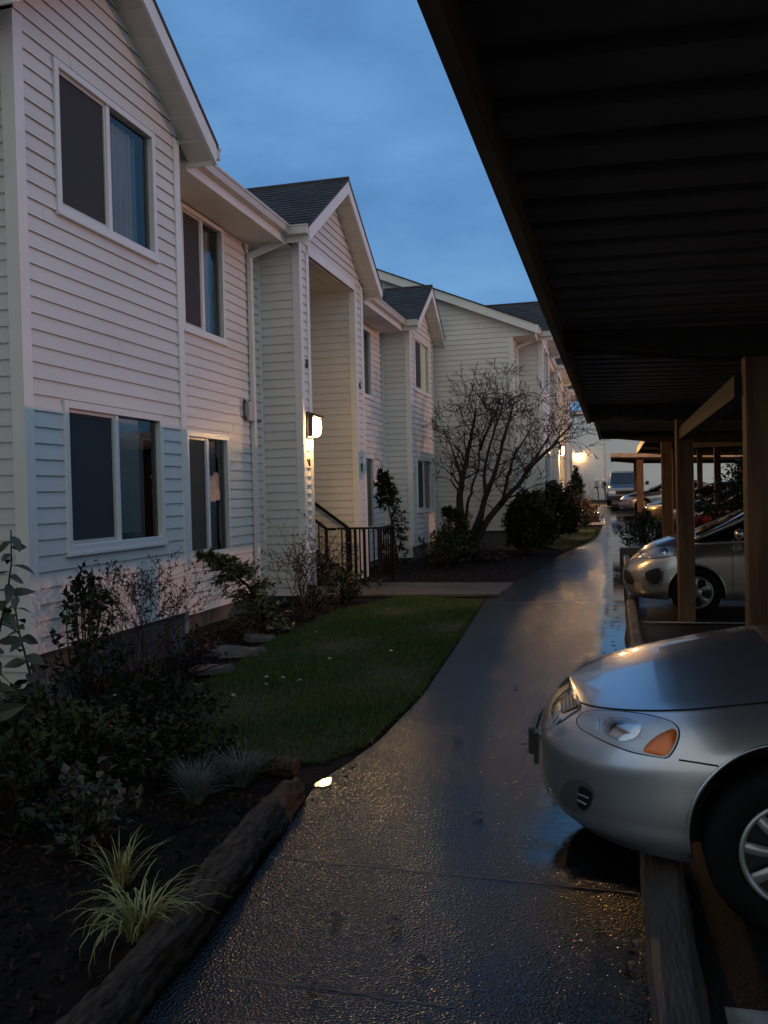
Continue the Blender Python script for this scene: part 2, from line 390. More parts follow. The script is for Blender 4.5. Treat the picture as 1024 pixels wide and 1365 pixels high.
# entrance walk from the path to the stair hall
mb = MB(); mb.prism([(-5.6, 13.05, .02), (-1.72, 13.35, .02), (-1.68, 15.1, .02), (-5.6, 15.05, .02)][::1], (0, 0, .035)); struct(mb.build("entrance_walk", "walk"))
mb = MB(); mb.prism([(-2.6, 30.5, .38), (-.35, 30.6, .38), (-.35, 31.9, .42), (-2.6, 31.9, .42)], (0, 0, .035)); struct(mb.build("entrance_walk", "walk"))
# lawns
def lawn(name, poly, n_blades, hmin, hmax, label):
    zc = zg(sum(p[1] for p in poly) / len(poly))
    mb = MB(); mb.prism([(x, y, zg(y) + .001) for x, y in poly], (0, 0, .016)); struct(mb.build(name, "turf"))
    P = np.array(poly); lo, hi = P.min(0), P.max(0)
    pts = rng.uniform(lo, hi, (n_blades * 3, 2)); ins = np.zeros(len(pts), bool); j = len(P) - 1
    for i in range(len(P)):
        xi, yi = P[i]; xj, yj = P[j]
        c = ((yi > pts[:, 1]) != (yj > pts[:, 1])) & (pts[:, 0] < (xj - xi) * (pts[:, 1] - yi) / (yj - yi + 1e-12) + xi)
        ins ^= c; j = i
    pts = pts[ins][:n_blades]
    ed = []   # the ragged fringe where the turf hangs over its edge
    for i in range(len(poly)):
        a_, b_ = P[i], P[(i + 1) % len(P)]; m_ = int(np.hypot(*(b_ - a_)) * 700)
        if m_: t_ = rng.random((m_, 1)); ed.append(a_ + (b_ - a_) * t_ + rng.normal(0, .018, (m_, 2)))
    pts = np.concatenate([pts] + ed); k = len(pts)
    h = rng.uniform(hmin, hmax, k) * (.75 + .5 * np.sin(pts[:, 0] * 3.1 + 1) * np.sin(pts[:, 1] * 2.3)); a = rng.uniform(0, 2 * np.pi, k); lean = rng.uniform(.1, .75, k) * h; wd = rng.uniform(.0022, .0042, k)
    z0 = np.array([zg(y) for y in pts[:, 1]]) + .015
    ax, ay = np.cos(a), np.sin(a); lx, ly = rng.normal(0, 1, k), rng.normal(0, 1, k); q = np.hypot(lx, ly); lx /= q; ly /= q
    V = np.zeros((k, 3, 3))
    V[:, 0] = np.stack([pts[:, 0] - ax * wd, pts[:, 1] - ay * wd, z0], 1); V[:, 1] = np.stack([pts[:, 0] + ax * wd, pts[:, 1] + ay * wd, z0], 1)
    V[:, 2] = np.stack([pts[:, 0] + lx * lean, pts[:, 1] + ly * lean, z0 + h], 1)
    o = np_mesh("grass", V.reshape(-1, 3), np.arange(k * 3).reshape(-1, 3), "grass"); tag(o, label, "grass", kind='stuff')
LAWN = [(-1.72, 4.98), (-1.56, 5.4), (-1.53, 6.8), (-1.72, 10), (-1.92, 13.0), (-3.2, 13.0), (-3.62, 11.6), (-3.72, 10.4), (-3.55, 8.3), (-3.36, 6.6), (-3.1, 5.6), (-2.7, 5.0), (-2.2, 4.86)]
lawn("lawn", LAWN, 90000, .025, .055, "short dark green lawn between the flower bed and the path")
lawn("lawn", [(-1.25, 21.9), (-.72, 24.4), (-.52, 26.5), (-.5, 28.8), (-1.5, 29.2), (-1.75, 27), (-1.75, 23)], 12000, .03, .06, "small far lawn where the path bends past the round bushes")
# bark chips strewn over the near bed
def chips(n_, polys, name, label, mat, zoff=.0):
    V = []; 
    for _ in range(n_):
        x0, x1, y0, y1 = random.choice(polys)
        x, y = random.uniform(x0, x1), random.uniform(y0, y1); a = random.uniform(0, 6.28); L = random.uniform(.006, .022); W = random.uniform(.003, .007)
        z = zg(y) + zoff + random.uniform(.004, .02); t1 = random.uniform(-.012, .012); t2 = random.uniform(-.008, .008)
        c, s_ = math.cos(a), math.sin(a)
        for (u, v) in ((-1, -1), (1, -1), (1, 1), (-1, 1)): V.append((x + c * L * u - s_ * W * v, y + s_ * L * u + c * W * v, z + t1 * u + t2 * v))
    V = np.array(V); o = np_mesh(name, V, np.arange(len(V)).reshape(-1, 4), mat); tag(o, label, "bark mulch", kind='stuff')
chips(16000, [(-3.4, -1.55, 1.2, 4.6), (-4.3, -2.9, 1.5, 6.5), (-4.9, -3.3, 6, 12.2), (-4.6, -3.3, 6, 9), (-3.9, -1.95, 15.2, 22), (-4.6, -3.6, 9, 12.2)], "bark_mulch", "dark bark chips strewn over the planting beds by the siding", "mulch")
# ------------------------------------------------------------------ apartment rows
CRS = .127
JR = random.Random(5)
def _c(a): return a if callable(a) else (lambda z: a)
def siding(mb, axis, plane, sgn, a0, a1, z0, z1, knees=(), holes=(), c=CRS):
    a0, a1 = _c(a0), _c(a1)
    def P(a, z, off): return (plane + sgn * off, a, z) if axis == 'x' else (a, plane + sgn * off, z)
    def pieces(lo, hi, zm):
        seg = [(lo, hi)]
        for h0, h1, hz0, hz1 in holes:
            if hz0 < zm < hz1:
                ns = []
                for s0, s1 in seg:
                    if h1 <= s0 or h0 >= s1: ns.append((s0, s1)); continue
                    if h0 > s0: ns.append((s0, h0))
                    if h1 < s1: ns.append((h1, s1))
                seg = ns
        return seg
    k = 0
    while z0 + k * c < z1 - 1e-6:
        za = z0 + k * c; zb = min(za + c, z1); k += 1
        cuts = sorted({za, zb} | {q for q in list(knees) + [h[2] for h in holes] + [h[3] for h in holes] if za < q < zb})
        for s0, s1 in zip(cuts, cuts[1:]):
            zm = (s0 + s1) / 2
            o0 = .02 - .016 * (s0 - za) / c; o1 = .02 - .016 * (s1 - za) / c
            L0, R0, L1, R1 = a0(s0), a1(s0), a0(s1), a1(s1)
            if R0 - L0 < 1e-4 and R1 - L1 < 1e-4: continue
            for p0, p1 in pieces(a0(zm), a1(zm), zm):
                q0 = L0 if abs(p0 - a0(zm)) < 1e-9 else p0; q1 = R0 if abs(p1 - a1(zm)) < 1e-9 else p1
                t0 = L1 if abs(p0 - a0(zm)) < 1e-9 else p0; t1 = R1 if abs(p1 - a1(zm)) < 1e-9 else p1
                if p1 - p0 > 1.5 and s0 == za and zb - s0 > .1 and JR.random() < .3:   # panel end lap
                    jx = JR.uniform(p0 + .3, p1 - .3); mb.quad(P(jx, s0, o0 + .003), P(jx + .03, s0, o0 + .0005), P(jx + .03, s1, o1 + .0005), P(jx, s1, o1 + .003)); mb.quad(P(jx, s0, o0 + .003), P(jx, s1, o1 + .003), P(jx, s1, o1 - .002), P(jx, s0, o0 - .002))
                e1 = .017 if s1 == zb and s1 < z1 - 1e-6 else 0
                mb.quad(P(q0, s0, o0), P(q1, s0, o0), P(t1, s1 + e1, o1 - e1 * .15), P(t0, s1 + e1, o1 - e1 * .15))
                if s0 == za: mb.quad(P(q0, za + .014, .0), P(q1, za + .014, .0), P(q1, za, .02), P(q0, za, .02))
def lapped(mb, p00, p10, p11, p01, rows, lip=.012, flip=1):
    p00, p10, p11, p01 = map(Vector, (p00, p10, p11, p01))
    nrm = (p10 - p00).cross(p01 - p00).normalized() * flip
    for i in range(rows):
        t0, t1 = i / rows, (i + 1) / rows
        a, b = p00.lerp(p01, t0), p10.lerp(p11, t0); c_, d = p10.lerp(p11, t1), p00.lerp(p01, t1)
        mb.quad(a + nrm * lip, b + nrm * lip, c_, d); mb.quad(a - nrm * .001, b - nrm * .001, b + nrm * lip, a + nrm * lip)

def window_x(b, X, y0, y1, z0, z1, inside='dark', screen=True, flip=False):
    f = MB(); t = .042; ym = (y0 + y1) / 2
    for a, c_, e, g_ in ((y0 - .02, y0 + t, z0 - .02, z1 + .02), (y1 - t, y1 + .02, z0 - .02, z1 + .02)): f.box(X - .05, X + .034, a, c_, e, g_)
    f.box(X - .05, X + .034, y0 + t, y1 - t, z0 - .02, z0 + t); f.box(X - .05, X + .034, y0 + t, y1 - t, z1 - t, z1 + .02)
    f.box(X - .04, X + .012, ym - .03, ym + .03, z0 + t, z1 - t)
    fr = f.build("window", "frame", b, bevel=.004)
    s_ = MB()
    sa, sb = ((y0 + t, ym - .03) if not flip else (ym + .03, y1 - t))
    for a, c_, e, g_ in ((sa, sa + .03, z0 + t, z1 - t), (sb - .03, sb, z0 + t, z1 - t)): s_.box(X - .03, X + .002, a, c_, e, g_)
    s_.box(X - .03, X + .002, sa + .03, sb - .03, z0 + t, z0 + t + .035); s_.box(X - .03, X + .002, sa + .03, sb - .03, z1 - t - .03, z1 - t)
    s_.build("sash", "gutter", fr)
    g_ = MB(); g_.quad((X - .022, y0 + t, z0 + t), (X - .022, ym - .03, z0 + t), (X - .022, ym - .03, z1 - t), (X - .022, y0 + t, z1 - t))
    g_.quad((X - .0225, ym + .03, z0 + t), (X - .0225, y1 - t, z0 + t), (X - .0225, y1 - t, z1 - t), (X - .0225, ym + .03, z1 - t)); g_.build("pane", "pane", fr)
    if screen:
        q = MB(); q.quad((X - .012, sa + .03, z0 + t + .035), (X - .012, sb - .03, z0 + t + .035), (X - .012, sb - .03, z1 - t - .03), (X - .012, sa + .03, z1 - t - .03)); q.build("insect_screen", "screen", fr)
    sl = MB(); sl.box(X + .004, X + .05, y0 - .03, y1 + .03, z0 - .05, z0 - .0205); sl.build("sill", "frame", fr, bevel=.004)
    d = MB(); D = X - .55
    d.quad((D, y0, z0), (D, y1, z0), (D, y1, z1), (D, y0, z1))
    d.quad((D, y0, z0), (X - .05, y0, z0), (X - .05, y0, z1), (D, y0, z1)); d.quad((D, y1, z0), (X - .05, y1, z0), (X - .05, y1, z1), (D, y1, z1))
    d.quad((D, y0, z0), (D, y1, z0), (X - .05, y1, z0), (X - .05, y0, z0)); d.quad((D, y0, z1), (D, y1, z1), (X - .05, y1, z1), (X - .05, y0, z1))
    d.build("room_interior", 'warmroom' if inside == 'lit' else 'dark', fr)
    oa, ob = (ym + .03, y1 - t) if not flip else (y0 + t, ym - .03)
    if inside == 'blind':
        m = MB(); z = z0 + .1
        while z < z1 - .06: m.quad((X - .062, oa, z), (X - .062, oa + (ob - oa) * .62, z), (X - .05, oa + (ob - oa) * .62, z + .024), (X - .05, oa, z + .024)); z += .026
        m.build("blind", "blind", fr)
    if inside == 'blind':
        m = MB(); m.grid([[(X - .17 + .015 * math.sin(i * 1.9), oa + (ob - oa) * i / 20, zz) for i in range(21)] for zz in (z0 + .03, z1 - .05)]); m.build('curtain', 'curtain', fr, smooth=True)
    if inside in ('curtain', 'lit'):
        m = MB(); P = []
        k = 26
        for zz in (z0 + .03, z1 - .05): P.append([(X - .15 + .02 * math.sin(i * 1.9), oa + (ob - oa) * i / k * (1 if inside == 'curtain' else .55) + (0 if inside == 'curtain' else (ob - oa) * .45), zz) for i in range(k + 1)])
        m.grid(P); m.build("curtain", "curtain", fr, smooth=True)
    return fr

def gable_roof(b, yc, hs, xf, xb, zf, sl, wall_x, wall_half):
    zp = zf + hs * sl
    sh = MB(); rows = int(hs * 1.2 / .14)
    lapped(sh, (xb, yc - hs - .03, zf - .03 * sl), (xf + .02, yc - hs - .03, zf - .03 * sl), (xf + .02, yc, zp), (xb, yc, zp), rows)
    lapped(sh, (xf + .02, yc + hs + .03, zf - .03 * sl), (xb, yc + hs + .03, zf - .03 * sl), (xb, yc, zp), (xf + .02, yc, zp), rows)
    for s_ in (-1, 1):
        sh.quad((xf + .02, yc + s_ * (hs + .03), zf - .03 * sl - .03), (xf + .02, yc, zp - .03), (xf + .02, yc, zp + .012), (xf + .02, yc + s_ * (hs + .03), zf - .03 * sl + .012))
        sh.quad((xb, yc + s_ * (hs + .03), zf - .03 * sl - .03), (xf + .02, yc + s_ * (hs + .03), zf - .03 * sl - .03), (xf + .02, yc + s_ * (hs + .03), zf - .03 * sl + .012), (xb, yc + s_ * (hs + .03), zf - .03 * sl + .012))
        sh.quad((xb, yc + s_ * (hs + .03), zf - .03 * sl - .03), (xf + .02, yc + s_ * (hs + .03), zf - .03 * sl - .03), (xf + .02, yc, zp - .03), (xb, yc, zp - .03))
    sh.tube([(xb, yc, zp + .012), (xf + .02, yc, zp + .012)], .03, 6)
    rf = sh.build("gable_roof", "shingle", b)
    fa = MB()
    for s_ in (-1, 1):
        fa.prism([(xf - .025, yc + s_ * hs, zf - .035), (xf - .025, yc, zp - .035), (xf - .025, yc, zp - .035 - .2), (xf - .025, yc + s_ * hs, zf - .235)], (.035, 0, 0))
    fa.build("rake_board", "trim", rf)
    so = MB()
    for s_ in (-1, 1):
        lapped(so, (wall_x - .01, yc, zp - .2), (xf - .026, yc, zp - .2), (xf - .026, yc + s_ * hs, zf - .2), (wall_x - .01, yc + s_ * hs, zf - .2), int(hs * 1.2 / .26), .016, flip=-s_)
        ye = yc + s_ * hs; yw = yc + s_ * wall_half
    so.build("rake_soffit", "soffit", rf)
    for s_ in (-1, 1):
        fb = MB(); y0 = yc + s_ * hs; fb.box(wall_x - .12, xf - .027, min(y0, y0 - s_ * .02), max(y0, y0 - s_ * .02), zf - .235, zf - .03); fb.build('fascia', 'trim', rf)
    for s_ in (-1, 1):
        gu = MB(); y0 = yc + s_ * hs; y1 = y0 + s_ * .11
        gu.box(wall_x - .06, xf + .0, min(y0, y1), max(y0, y1), zf - .15, zf - .03)
        gu.box(wall_x - .06, xf + .01, min(y0, y1) - .008, max(y0, y1) + .008, zf - .045, zf - .026)
        gu.build("gutter", "gutter", rf)
    return rf

def row_building(root, XF, oy, oz, lit_windows, end_gable, first, last):
    XR = XF - .63; b = root; T = lambda y: y + oy
    ZB, ZS = .42 + oz, 5.2 + oz; ZF = 5.42 + oz; SL = .65
    FB = zg(oy + 10) - .3
    XE = XF + .3     # rake plane
    dep = XF - 9
    bays = [(5.9, 8.5), (19.35, 21.95)]; porch = (12.2, 15.5)
    segs = [first, (8.5, 12.2), (15.5, 19.35)] + ([last] if last else [])
    class Each:
        def __init__(s, nm, mt): s.nm, s.mt = nm, mt
        def box(s, *a): m_ = MB(); m_.box(*a); m_.build(s.nm, s.mt, b)
    trim, found = Each('corner_trim', 'trim'), Each('foundation', 'concrete')
    def corner(x, y, sx, sy, z0=ZB, z1=ZS + .15):
        wd = .085
        m_ = MB(); g_ = .03
        m_.box(min(x, x + sx * g_), max(x, x + sx * g_), min(y + sy * g_, y - sy * wd), max(y + sy * g_, y - sy * wd), z0, z1)
        m_.box(min(x, x - sx * wd), max(x, x - sx * wd), min(y, y + sy * g_), max(y, y + sy * g_), z0, z1); m_.build("corner_trim", "trim", b)
    wi = 0
    for y0, y1 in bays:
        yc = T((y0 + y1) / 2); hw = (y1 - y0) / 2
        wu = (yc - .8, yc + .8, 4.0 + oz, 5.21 + oz); wl = (yc - .8, yc + .8, 1.2 + oz, 2.42 + oz)
        w_ = MB(); zt = ZF - .16
        top = lambda z: hw if z < zt + (1.65 - hw) * SL else max(0, 1.65 - (z - zt) / SL)
        siding(w_, 'x', XF, 1, lambda z: yc - top(z), lambda z: yc + top(z), ZB, zt + 1.65 * SL, knees=[zt + (1.65 - hw) * SL], holes=[wu, wl])
        siding(w_, 'y', yc - hw, -1, XR - .1, XF, ZB - .25, ZS + .1); siding(w_, 'y', yc + hw, 1, XR - .1, XF, ZB - .25, ZS + .1)
        w_.build("wall", "siding", b)
        corner(XF, yc - hw, 1, -1); corner(XF, yc + hw, 1, 1)
        found.box(XR - .2, XF - .03, yc - hw + .03, yc + hw - .03, FB, ZB)
        window_x(b, XF, *wu, inside=lit_windows[wi], flip=False); window_x(b, XF, *wl, inside=lit_windows[wi + 1]); wi += 2
        gable_roof(b, yc, 1.65, XE, XF - 3.2, ZF, SL, XF, hw)
    # stair hall between the two bays
    yc = T(13.85); hs = 2.0; zt = ZF - .16
    p = MB()
    for a, c_ in ((12.2, 12.56), (15.04, 15.5)): siding(p, 'x', XF, 1, T(a), T(c_), .12 + oz, ZS)
    top = lambda z: 1.65 if z < zt + .35 * SL else max(0, 2.0 - (z - zt) / SL)
    siding(p, 'x', XF, 1, lambda z: yc - top(z), lambda z: yc + top(z), ZS, zt + 2 * SL, knees=[zt + .35 * SL])
    siding(p, 'y', T(12.2), -1, XR - .1, XF, .15 + oz, ZS); siding(p, 'y', T(15.5), 1, XR - .1, XF, .15 + oz, ZS)
    siding(p, 'y', T(15.04), -1, XF - 4.4, XF, .12 + oz, ZS); siding(p, 'y', T(12.56), 1, XF - 4.4, XF, .12 + oz, ZS)
    siding(p, 'x', XF - 4.4, 1, T(12.56), T(15.04), .12 + oz, ZS)
    p.build("porch_wall", "siding", b)
    corner(XF, T(12.2), 1, -1, .12 + oz); corner(XF, T(15.5), 1, 1, .12 + oz)
    for y, s_ in ((12.56, 1), (15.04, -1)): corner(XF, T(y), 1, s_, .12 + oz, ZS - .003)
    trim.box(XF + .002, XF + .034, T(12.56), T(15.04), ZS - .005, ZS + .12)
    so = MB(); z = ZS - .01
    lapped(so, (XF - .02, T(12.5), z), (XF - .02, T(15.1), z), (XF - 4.4, T(15.1), z), (XF - 4.4, T(12.5), z), 22, .008, -1); so.build("porch_ceiling", "soffit", b)
    fl = MB(); fl.box(XF - 4.4, XF - .02, T(12.57), T(15.03), FB, .11 + oz); fl.build("porch_floor", "concrete", b)
    gable_roof(b, yc, hs, XE, XF - 3.6, ZF, SL, XF, 1.65)
    # set-back stretches with eave and gutter
    for i, (y0, y1) in enumerate(segs):
        w_ = MB(); holes = []
        if i == 1: holes = [(T(9.77), T(10.95), 3.68 + oz, 5.17 + oz), (T(9.77), T(10.95), .89 + oz, 2.41 + oz)]
        if i == 2: holes = [(T(17.18), T(18.36), 3.68 + oz, 5.1 + oz), (T(17.18), T(18.36), .89 + oz, 2.41 + oz)]
        siding(w_, 'x', XR, 1, T(y0), T(y1), .2 + oz, ZS, holes=holes); w_.build("wall", "siding", b)
        for h in holes: window_x(b, XR, *h, inside=lit_windows[wi]); wi += 1
        found.box(XR - .2, XR - .03, T(y0), T(y1), FB, .2 + oz)
        e0, e1 = T(y0), T(y1); g0, g1 = e0 + (.36 if i else 0), e1 - (.36 if i < 3 else 0)
        so = MB(); XG = XF - .05
        so.quad((XR, e0, ZS - .002), (XR, e1, ZS - .002), (XG, e1, ZS - .002), (XG, e0, ZS - .002)); so.build("eave_soffit", "soffit", b)
        fa = MB(); fa.box(XG - .022, XG, g0, g1, ZS - .03, ZF - .02); fa.build("fascia", "trim", b)
        gu = MB(); prof = [(XG + .001, ZF - .02), (XG + .115, ZF - .02), (XG + .115, ZF - .045), (XG + .1, ZF - .06), (XG + .085, ZF - .13), (XG + .001, ZF - .14)]
        gu.prism([(x, g0, z) for x, z in prof], (0, g1 - g0, 0)); gu.build("gutter", "gutter", b)
        rf = MB(); lapped(rf, (XG + .06, g0 - .3, ZF), (XG + .06, g1 + .3, ZF), (XG - 4.4, g1 + .3, ZF + 4.46 * .42), (XG - 4.4, g0 - .3, ZF + 4.46 * .42), 32); rf.build("main_roof", "shingle", b)
    for y0, y1 in bays + [porch]:
        rf = MB(); z0 = ZF + .9 * .42
        lapped(rf, (XF - .9, T(y0) - .4, z0), (XF - .9, T(y1) + .4, z0), (XF - 4.45, T(y1) + .4, ZF + 4.46 * .42), (XF - 4.45, T(y0) - .4, ZF + 4.46 * .42), 26); rf.build("main_roof", "shingle", b)
    rf = MB(); ya, yb = T(first[0]), T((last or (0, 21.95))[1]) + .15
    lapped(rf, (XF - 9, yb, ZF), (XF - 9, ya, ZF), (XF - 4.45, ya, ZF + 4.46 * .42), (XF - 4.45, yb, ZF + 4.46 * .42), 32); rf.build("main_roof", "shingle", b)
    # inner corner trims, downspouts
    for y in (12.2, 8.5, 19.35, 15.5, 5.9): trim.box(XR, XR + .05, T(y) - (.05 if y in (12.2, 19.35, 5.9) else -.02), T(y) - (.02 if y in (12.2, 19.35, 5.9) else -.05), .2 + oz, ZS)
    for y, s_ in ((12.2, -1), (15.5, 1)) + (((22.02, 1),) if not last else ()) + (((5.9, -1),) if end_gable else ()):
        d = MB(); X0 = XF + .0; yy = T(y) + s_ * .3; yw = T(y) + s_ * .42
        if y == 22.02: yy = yw = T(22.07)
        d.beam((X0 - .04, yy, ZF - .14), (X0 - .04, yy, ZS + .02), .075, .06, up=(1, 0, 0))
        d.beam((X0 - .04, yy, ZS + .05), (XR + .055, yw, ZS - .17), .06, .075)
        if y != 22.02: d.beam((XR + .055, yw, ZS - .13), (XR + .055, yw, .25 + oz), .08, .06, up=(1, 0, 0))
        d.build("downspout", "trim", b)
    if end_gable:
        ye = T(first[0]); w_ = MB(); XG = XF - .05; zt = ZF - .13
        siding(w_, 'y', ye, -1, lambda z: max(XF - 9, XG - 4.4 - (ZF + 4.46 * .42 - .18 - z) / .42) if z > zt - .05 else XF - 9, lambda z: min(XR, XG - 4.4 + (ZF + 4.46 * .42 - .18 - z) / .42), .38 + oz, ZF + 4.4 * .42 - .1, knees=[zt])
        siding(w_, 'y', ye, -1, XR, lambda z: min(XG, XG - 4.4 + (ZF + 4.46 * .42 - .18 - z) / .42), ZS, ZF + .1)
        w_.build("gable_wall", "siding", b)
        tr = MB(); tr.box(XR, XR + .024, ye - .024, ye + .09, .38 + oz, ZS); tr.box(XR - .09, XR, ye - .026, ye, .38 + oz, ZS); tr.build("corner_trim", "trim", b)
        zp = ZF + 4.46 * .42
        ra = MB(); ra.prism([(XG + .1, ye - .25, ZF - .02), (XG - 4.4, ye - .25, zp - .02), (XG - 4.4, ye - .25, zp - .23), (XG + .1, ye - .25, ZF - .23)], (0, .03, 0))
        ra.prism([(XF - 9, ye - .25, ZF - .02), (XF - 9, ye - .25, ZF - .23), (XG - 4.4, ye - .25, zp - .23), (XG - 4.4, ye - .25, zp - .02)], (0, .03, 0)); ra.build("rake_board", "trim", b)
        rs = MB(); rs.prism([(XG + .1, ye - .26, ZF - .016), (XG - 4.4, ye - .26, zp - .016), (XG - 4.4, ye - .26, zp + .016), (XG + .1, ye - .26, ZF + .016)], (0, .3, 0)); rs.build("roof_edge", "shingle", b)
        ss = MB(); ss.quad((XG, ye - .22, ZF - .19), (XG, ye, ZF - .19), (XG - 4.4, ye, zp - .19), (XG - 4.4, ye - .22, zp - .19)); ss.build("rake_soffit", "soffit", b)
        ff = MB(); ff.box(XF - 9, XR - .02, ye + .02, ye + .2, FB, .38 + oz); ff.build("foundation", "concrete", b)

def numeral(b, ch, x, y, z, s=.17):
    c = bpy.data.curves.new("house_number", 'FONT'); c.body = ch; c.size = s; c.extrude = .008; c.offset = .006; c.align_x = 'CENTER'; c.align_y = 'CENTER'
    c.materials.append(MAT['number'])
    o = bpy.data.objects.new("house_number", c); COL.objects.link(o); o.parent = b
    bpy.context.view_layer.update(); me = bpy.data.meshes.new_from_object(o.evaluated_get(bpy.context.evaluated_depsgraph_get())); bpy.data.objects.remove(o)
    o = bpy.data.objects.new('house_number', me); COL.objects.link(o); o.parent = b
    o.location = Vector((x, y, z)) - root_offset(b); o.rotation_euler = (R(90), 0, R(90)); return o

bA = thing("apartment_building", "near cream sided apartment block with the big twin windows and lit stair porch", "building", (-6, 13, 0))
row_building(bA, -4.37, 0, 0, ['curtain', 'blind', 'lit', 'curtain', 'curtain', 'curtain', 'curtain', 'curtain'], False, (1.5, 5.9), None)
for ch, z in (("3", 3.55), ("1", 2.1)): numeral(bA, ch, -4.34, 12.40, z)
for ch, z in (("4", 3.55), ("2", 2.1)): numeral(bA, ch, -4.34, 15.22, z)
bB = thing("apartment_building", "middle apartment block whose plain gable end stands behind the bare tree", "building", (-4, 31, .25))
row_building(bB, -1.75, 17.4, .25, ['curtain', 'dark', 'dark', 'curtain', 'curtain', 'dark', 'dark', 'dark'], True, (4.8, 5.9), (21.95, 23.2))

# far block closing the view
bC = thing("apartment_building", "far pale apartment block wall closing the end of the path, with a round lamp", "building", (6, 53, .8))
w_ = MB(); siding(w_, 'y', 53, -1, -14, 34, 1.0, 6.0); w_.build("wall", "white", bC)
t_ = MB(); t_.box(-14, 34, 53, 53.2, .4, 1.0); t_.build("foundation", "concrete", bC)
t_ = MB(); t_.box(-14.3, 34.3, 52.7, 53.2, 6.0, 6.16); t_.build("eave_soffit", "trim", bC)
t_ = MB(); lapped(t_, (-14.3, 52.6, 6.17), (34.3, 52.6, 6.17), (34.3, 58.5, 6.6), (-14.3, 58.5, 6.6), 36); t_.build("main_roof", "shingle", bC)
t_ = MB(); t_.box(-.52, -.42, 52.9, 52.98, 1.0, 6.0); t_.build("downspout", "gutter", bC)
def window_y(b, x0, x1, z0, z1, Y):
    f = MB()
    for a, c_, e, g_ in ((x0, x0 + .07, z0, z1), (x1 - .07, x1, z0, z1), (x0 + .07, x1 - .07, z0, z0 + .07), (x0 + .07, x1 - .07, z1 - .07, z1), ((x0 + x1) / 2 - .035, (x0 + x1) / 2 + .035, z0 + .07, z1 - .07)): f.box(a, c_, Y - .06, Y - .016, e, g_)
    fr = f.build("window", "frame", b); p = MB(); p.quad((x0 + .07, Y - .03, z0 + .07), (x1 - .07, Y - .03, z0 + .07), (x1 - .07, Y - .03, z1 - .07), (x0 + .07, Y - .03, z1 - .07)); p.build("pane", "carglass", fr)
window_y(bC, 7.5, 9.1, 4.2, 5.4, 53); window_y(bC, 13.5, 15.1, 4.2, 5.4, 53)

# ------------------------------------------------------------------ lit wall lamps
def wall_lamp(x, y, z, label, glow, s=1.0, ry=0):
    t = thing("wall_lamp", label, "lamp", (x, y, z), "lit wall lamps")
    h = MB()
    if ry == 0:
        h.box(x, x + .035, y - .12 * s, y + .12 * s, z - .19 * s, z + .19 * s)
        h.prism([(x + .035, y - .12 * s, z + .19 * s), (x + .035, y + .12 * s, z + .19 * s), (x + .2 * s, y + .12 * s, z + .13 * s), (x + .2 * s, y - .12 * s, z + .13 * s)], (0, 0, -.035 * s))
        for q in (-1, 1): h.prism([(x + .035, y + q * .12 * s - .006, z - .17 * s), (x + .11 * s, y + q * .12 * s - .006, z - .17 * s), (x + .12 * s, y + q * .12 * s - .006, z + .16 * s), (x + .035, y + q * .12 * s - .006, z + .17 * s)], (0, .012, 0))
        g_ = MB(); a = .02 * s
        P = [(x + .036, z - .165 * s), (x + .12 * s, z - .165 * s), (x + .165 * s, z - .12 * s), (x + .175 * s, z - .02 * s), (x + .165 * s, z + .08 * s), (x + .036, z + .12 * s)]
        g_.prism([(px, y - .105 * s, pz) for px, pz in P], (0, .21 * s, 0))
    else:
        h.box(x - .16 * s, x + .16 * s, y - .04, y, z - .19 * s, z + .19 * s)
        h.box(x - .16 * s, x + .16 * s, y - .24 * s, y - .04, z + .15 * s, z + .19 * s)
        g_ = MB(); g_.prism([(x - .14 * s, y - .041, z - .16 * s), (x - .14 * s, y - .15 * s, z - .15 * s), (x - .14 * s, y - .21 * s, z - .1 * s), (x - .14 * s, y - .21 * s, z + .149 * s), (x - .14 * s, y - .041, z + .149 * s)], (.28 * s, 0, 0))
    h.build("housing", "housing", t, bevel=.006); ln_ = g_.build("lens", glow, t, bevel=.045 * s); ln_.modifiers[0].segments = 4
    return t
wall_lamp(-4.352, 12.42, 2.65, "large glowing wall lamp on the near porch column under the numeral 3", "lampglow", 1.02)
wall_lamp(-1.732, 29.85, 2.93, "smaller glowing wall lamp on the middle block's porch column beyond the bare tree", "midglow")
wall_lamp(-1.95, 52.985, 3.6, "distant orange glowing lamp on the far pale wall", "farglow", .75, 1)

# ------------------------------------------------------------------ stair hall: steps and railings
st = thing("staircase", "dark open staircase climbing inside the near porch", "stairs", (-4.5, 14.4, .11))
m = MB()
for i in range(14): m.box(-4.62 - .27 * i - .29, -4.62 - .27 * i, 13.98, 14.86, .11 + .19 * (i + 1) - .05, .11 + .19 * (i + 1))
m.build("tread", "concrete", st)
m = MB()
for y in (13.93, 14.88): m.prism([(-4.5, y, .112), (-4.62, y, .3), (-8.3, y, 2.89), (-8.3, y, 2.55), (-4.95, y, .112)], (0, .045, 0))
m.build("stringer", "black", st)
rail = thing("stair_railing", "black metal railing with upright bars at the foot of the porch stairs", "railing", (-4.3, 14.5, .05))
hr = MB()
hr.beam((-8.2, 13.95, 3.75), (-4.62, 13.95, 1.06), .045, .045); hr.beam((-4.64, 13.95, 1.05), (-4.45, 13.95, 1.05), .045, .045)
hr.beam((-8.2, 14.9, 3.72), (-4.53, 14.9, 1.03), .045, .05)
hr.beam((-4.62, 14.55, 1.035), (-3.88, 14.55, 1.035), .04, .035); hr.beam((-3.88, 14.55, 1.035), (-3.88, 15.5, 1.035), .04, .035)
hr.beam((-4.3, 14.55, .14), (-3.88, 14.55, .14), .03, .025); hr.beam((-3.88, 14.55, .14), (-3.88, 15.5, .14), .03, .025)
hr.build("handrail", "black", rail)
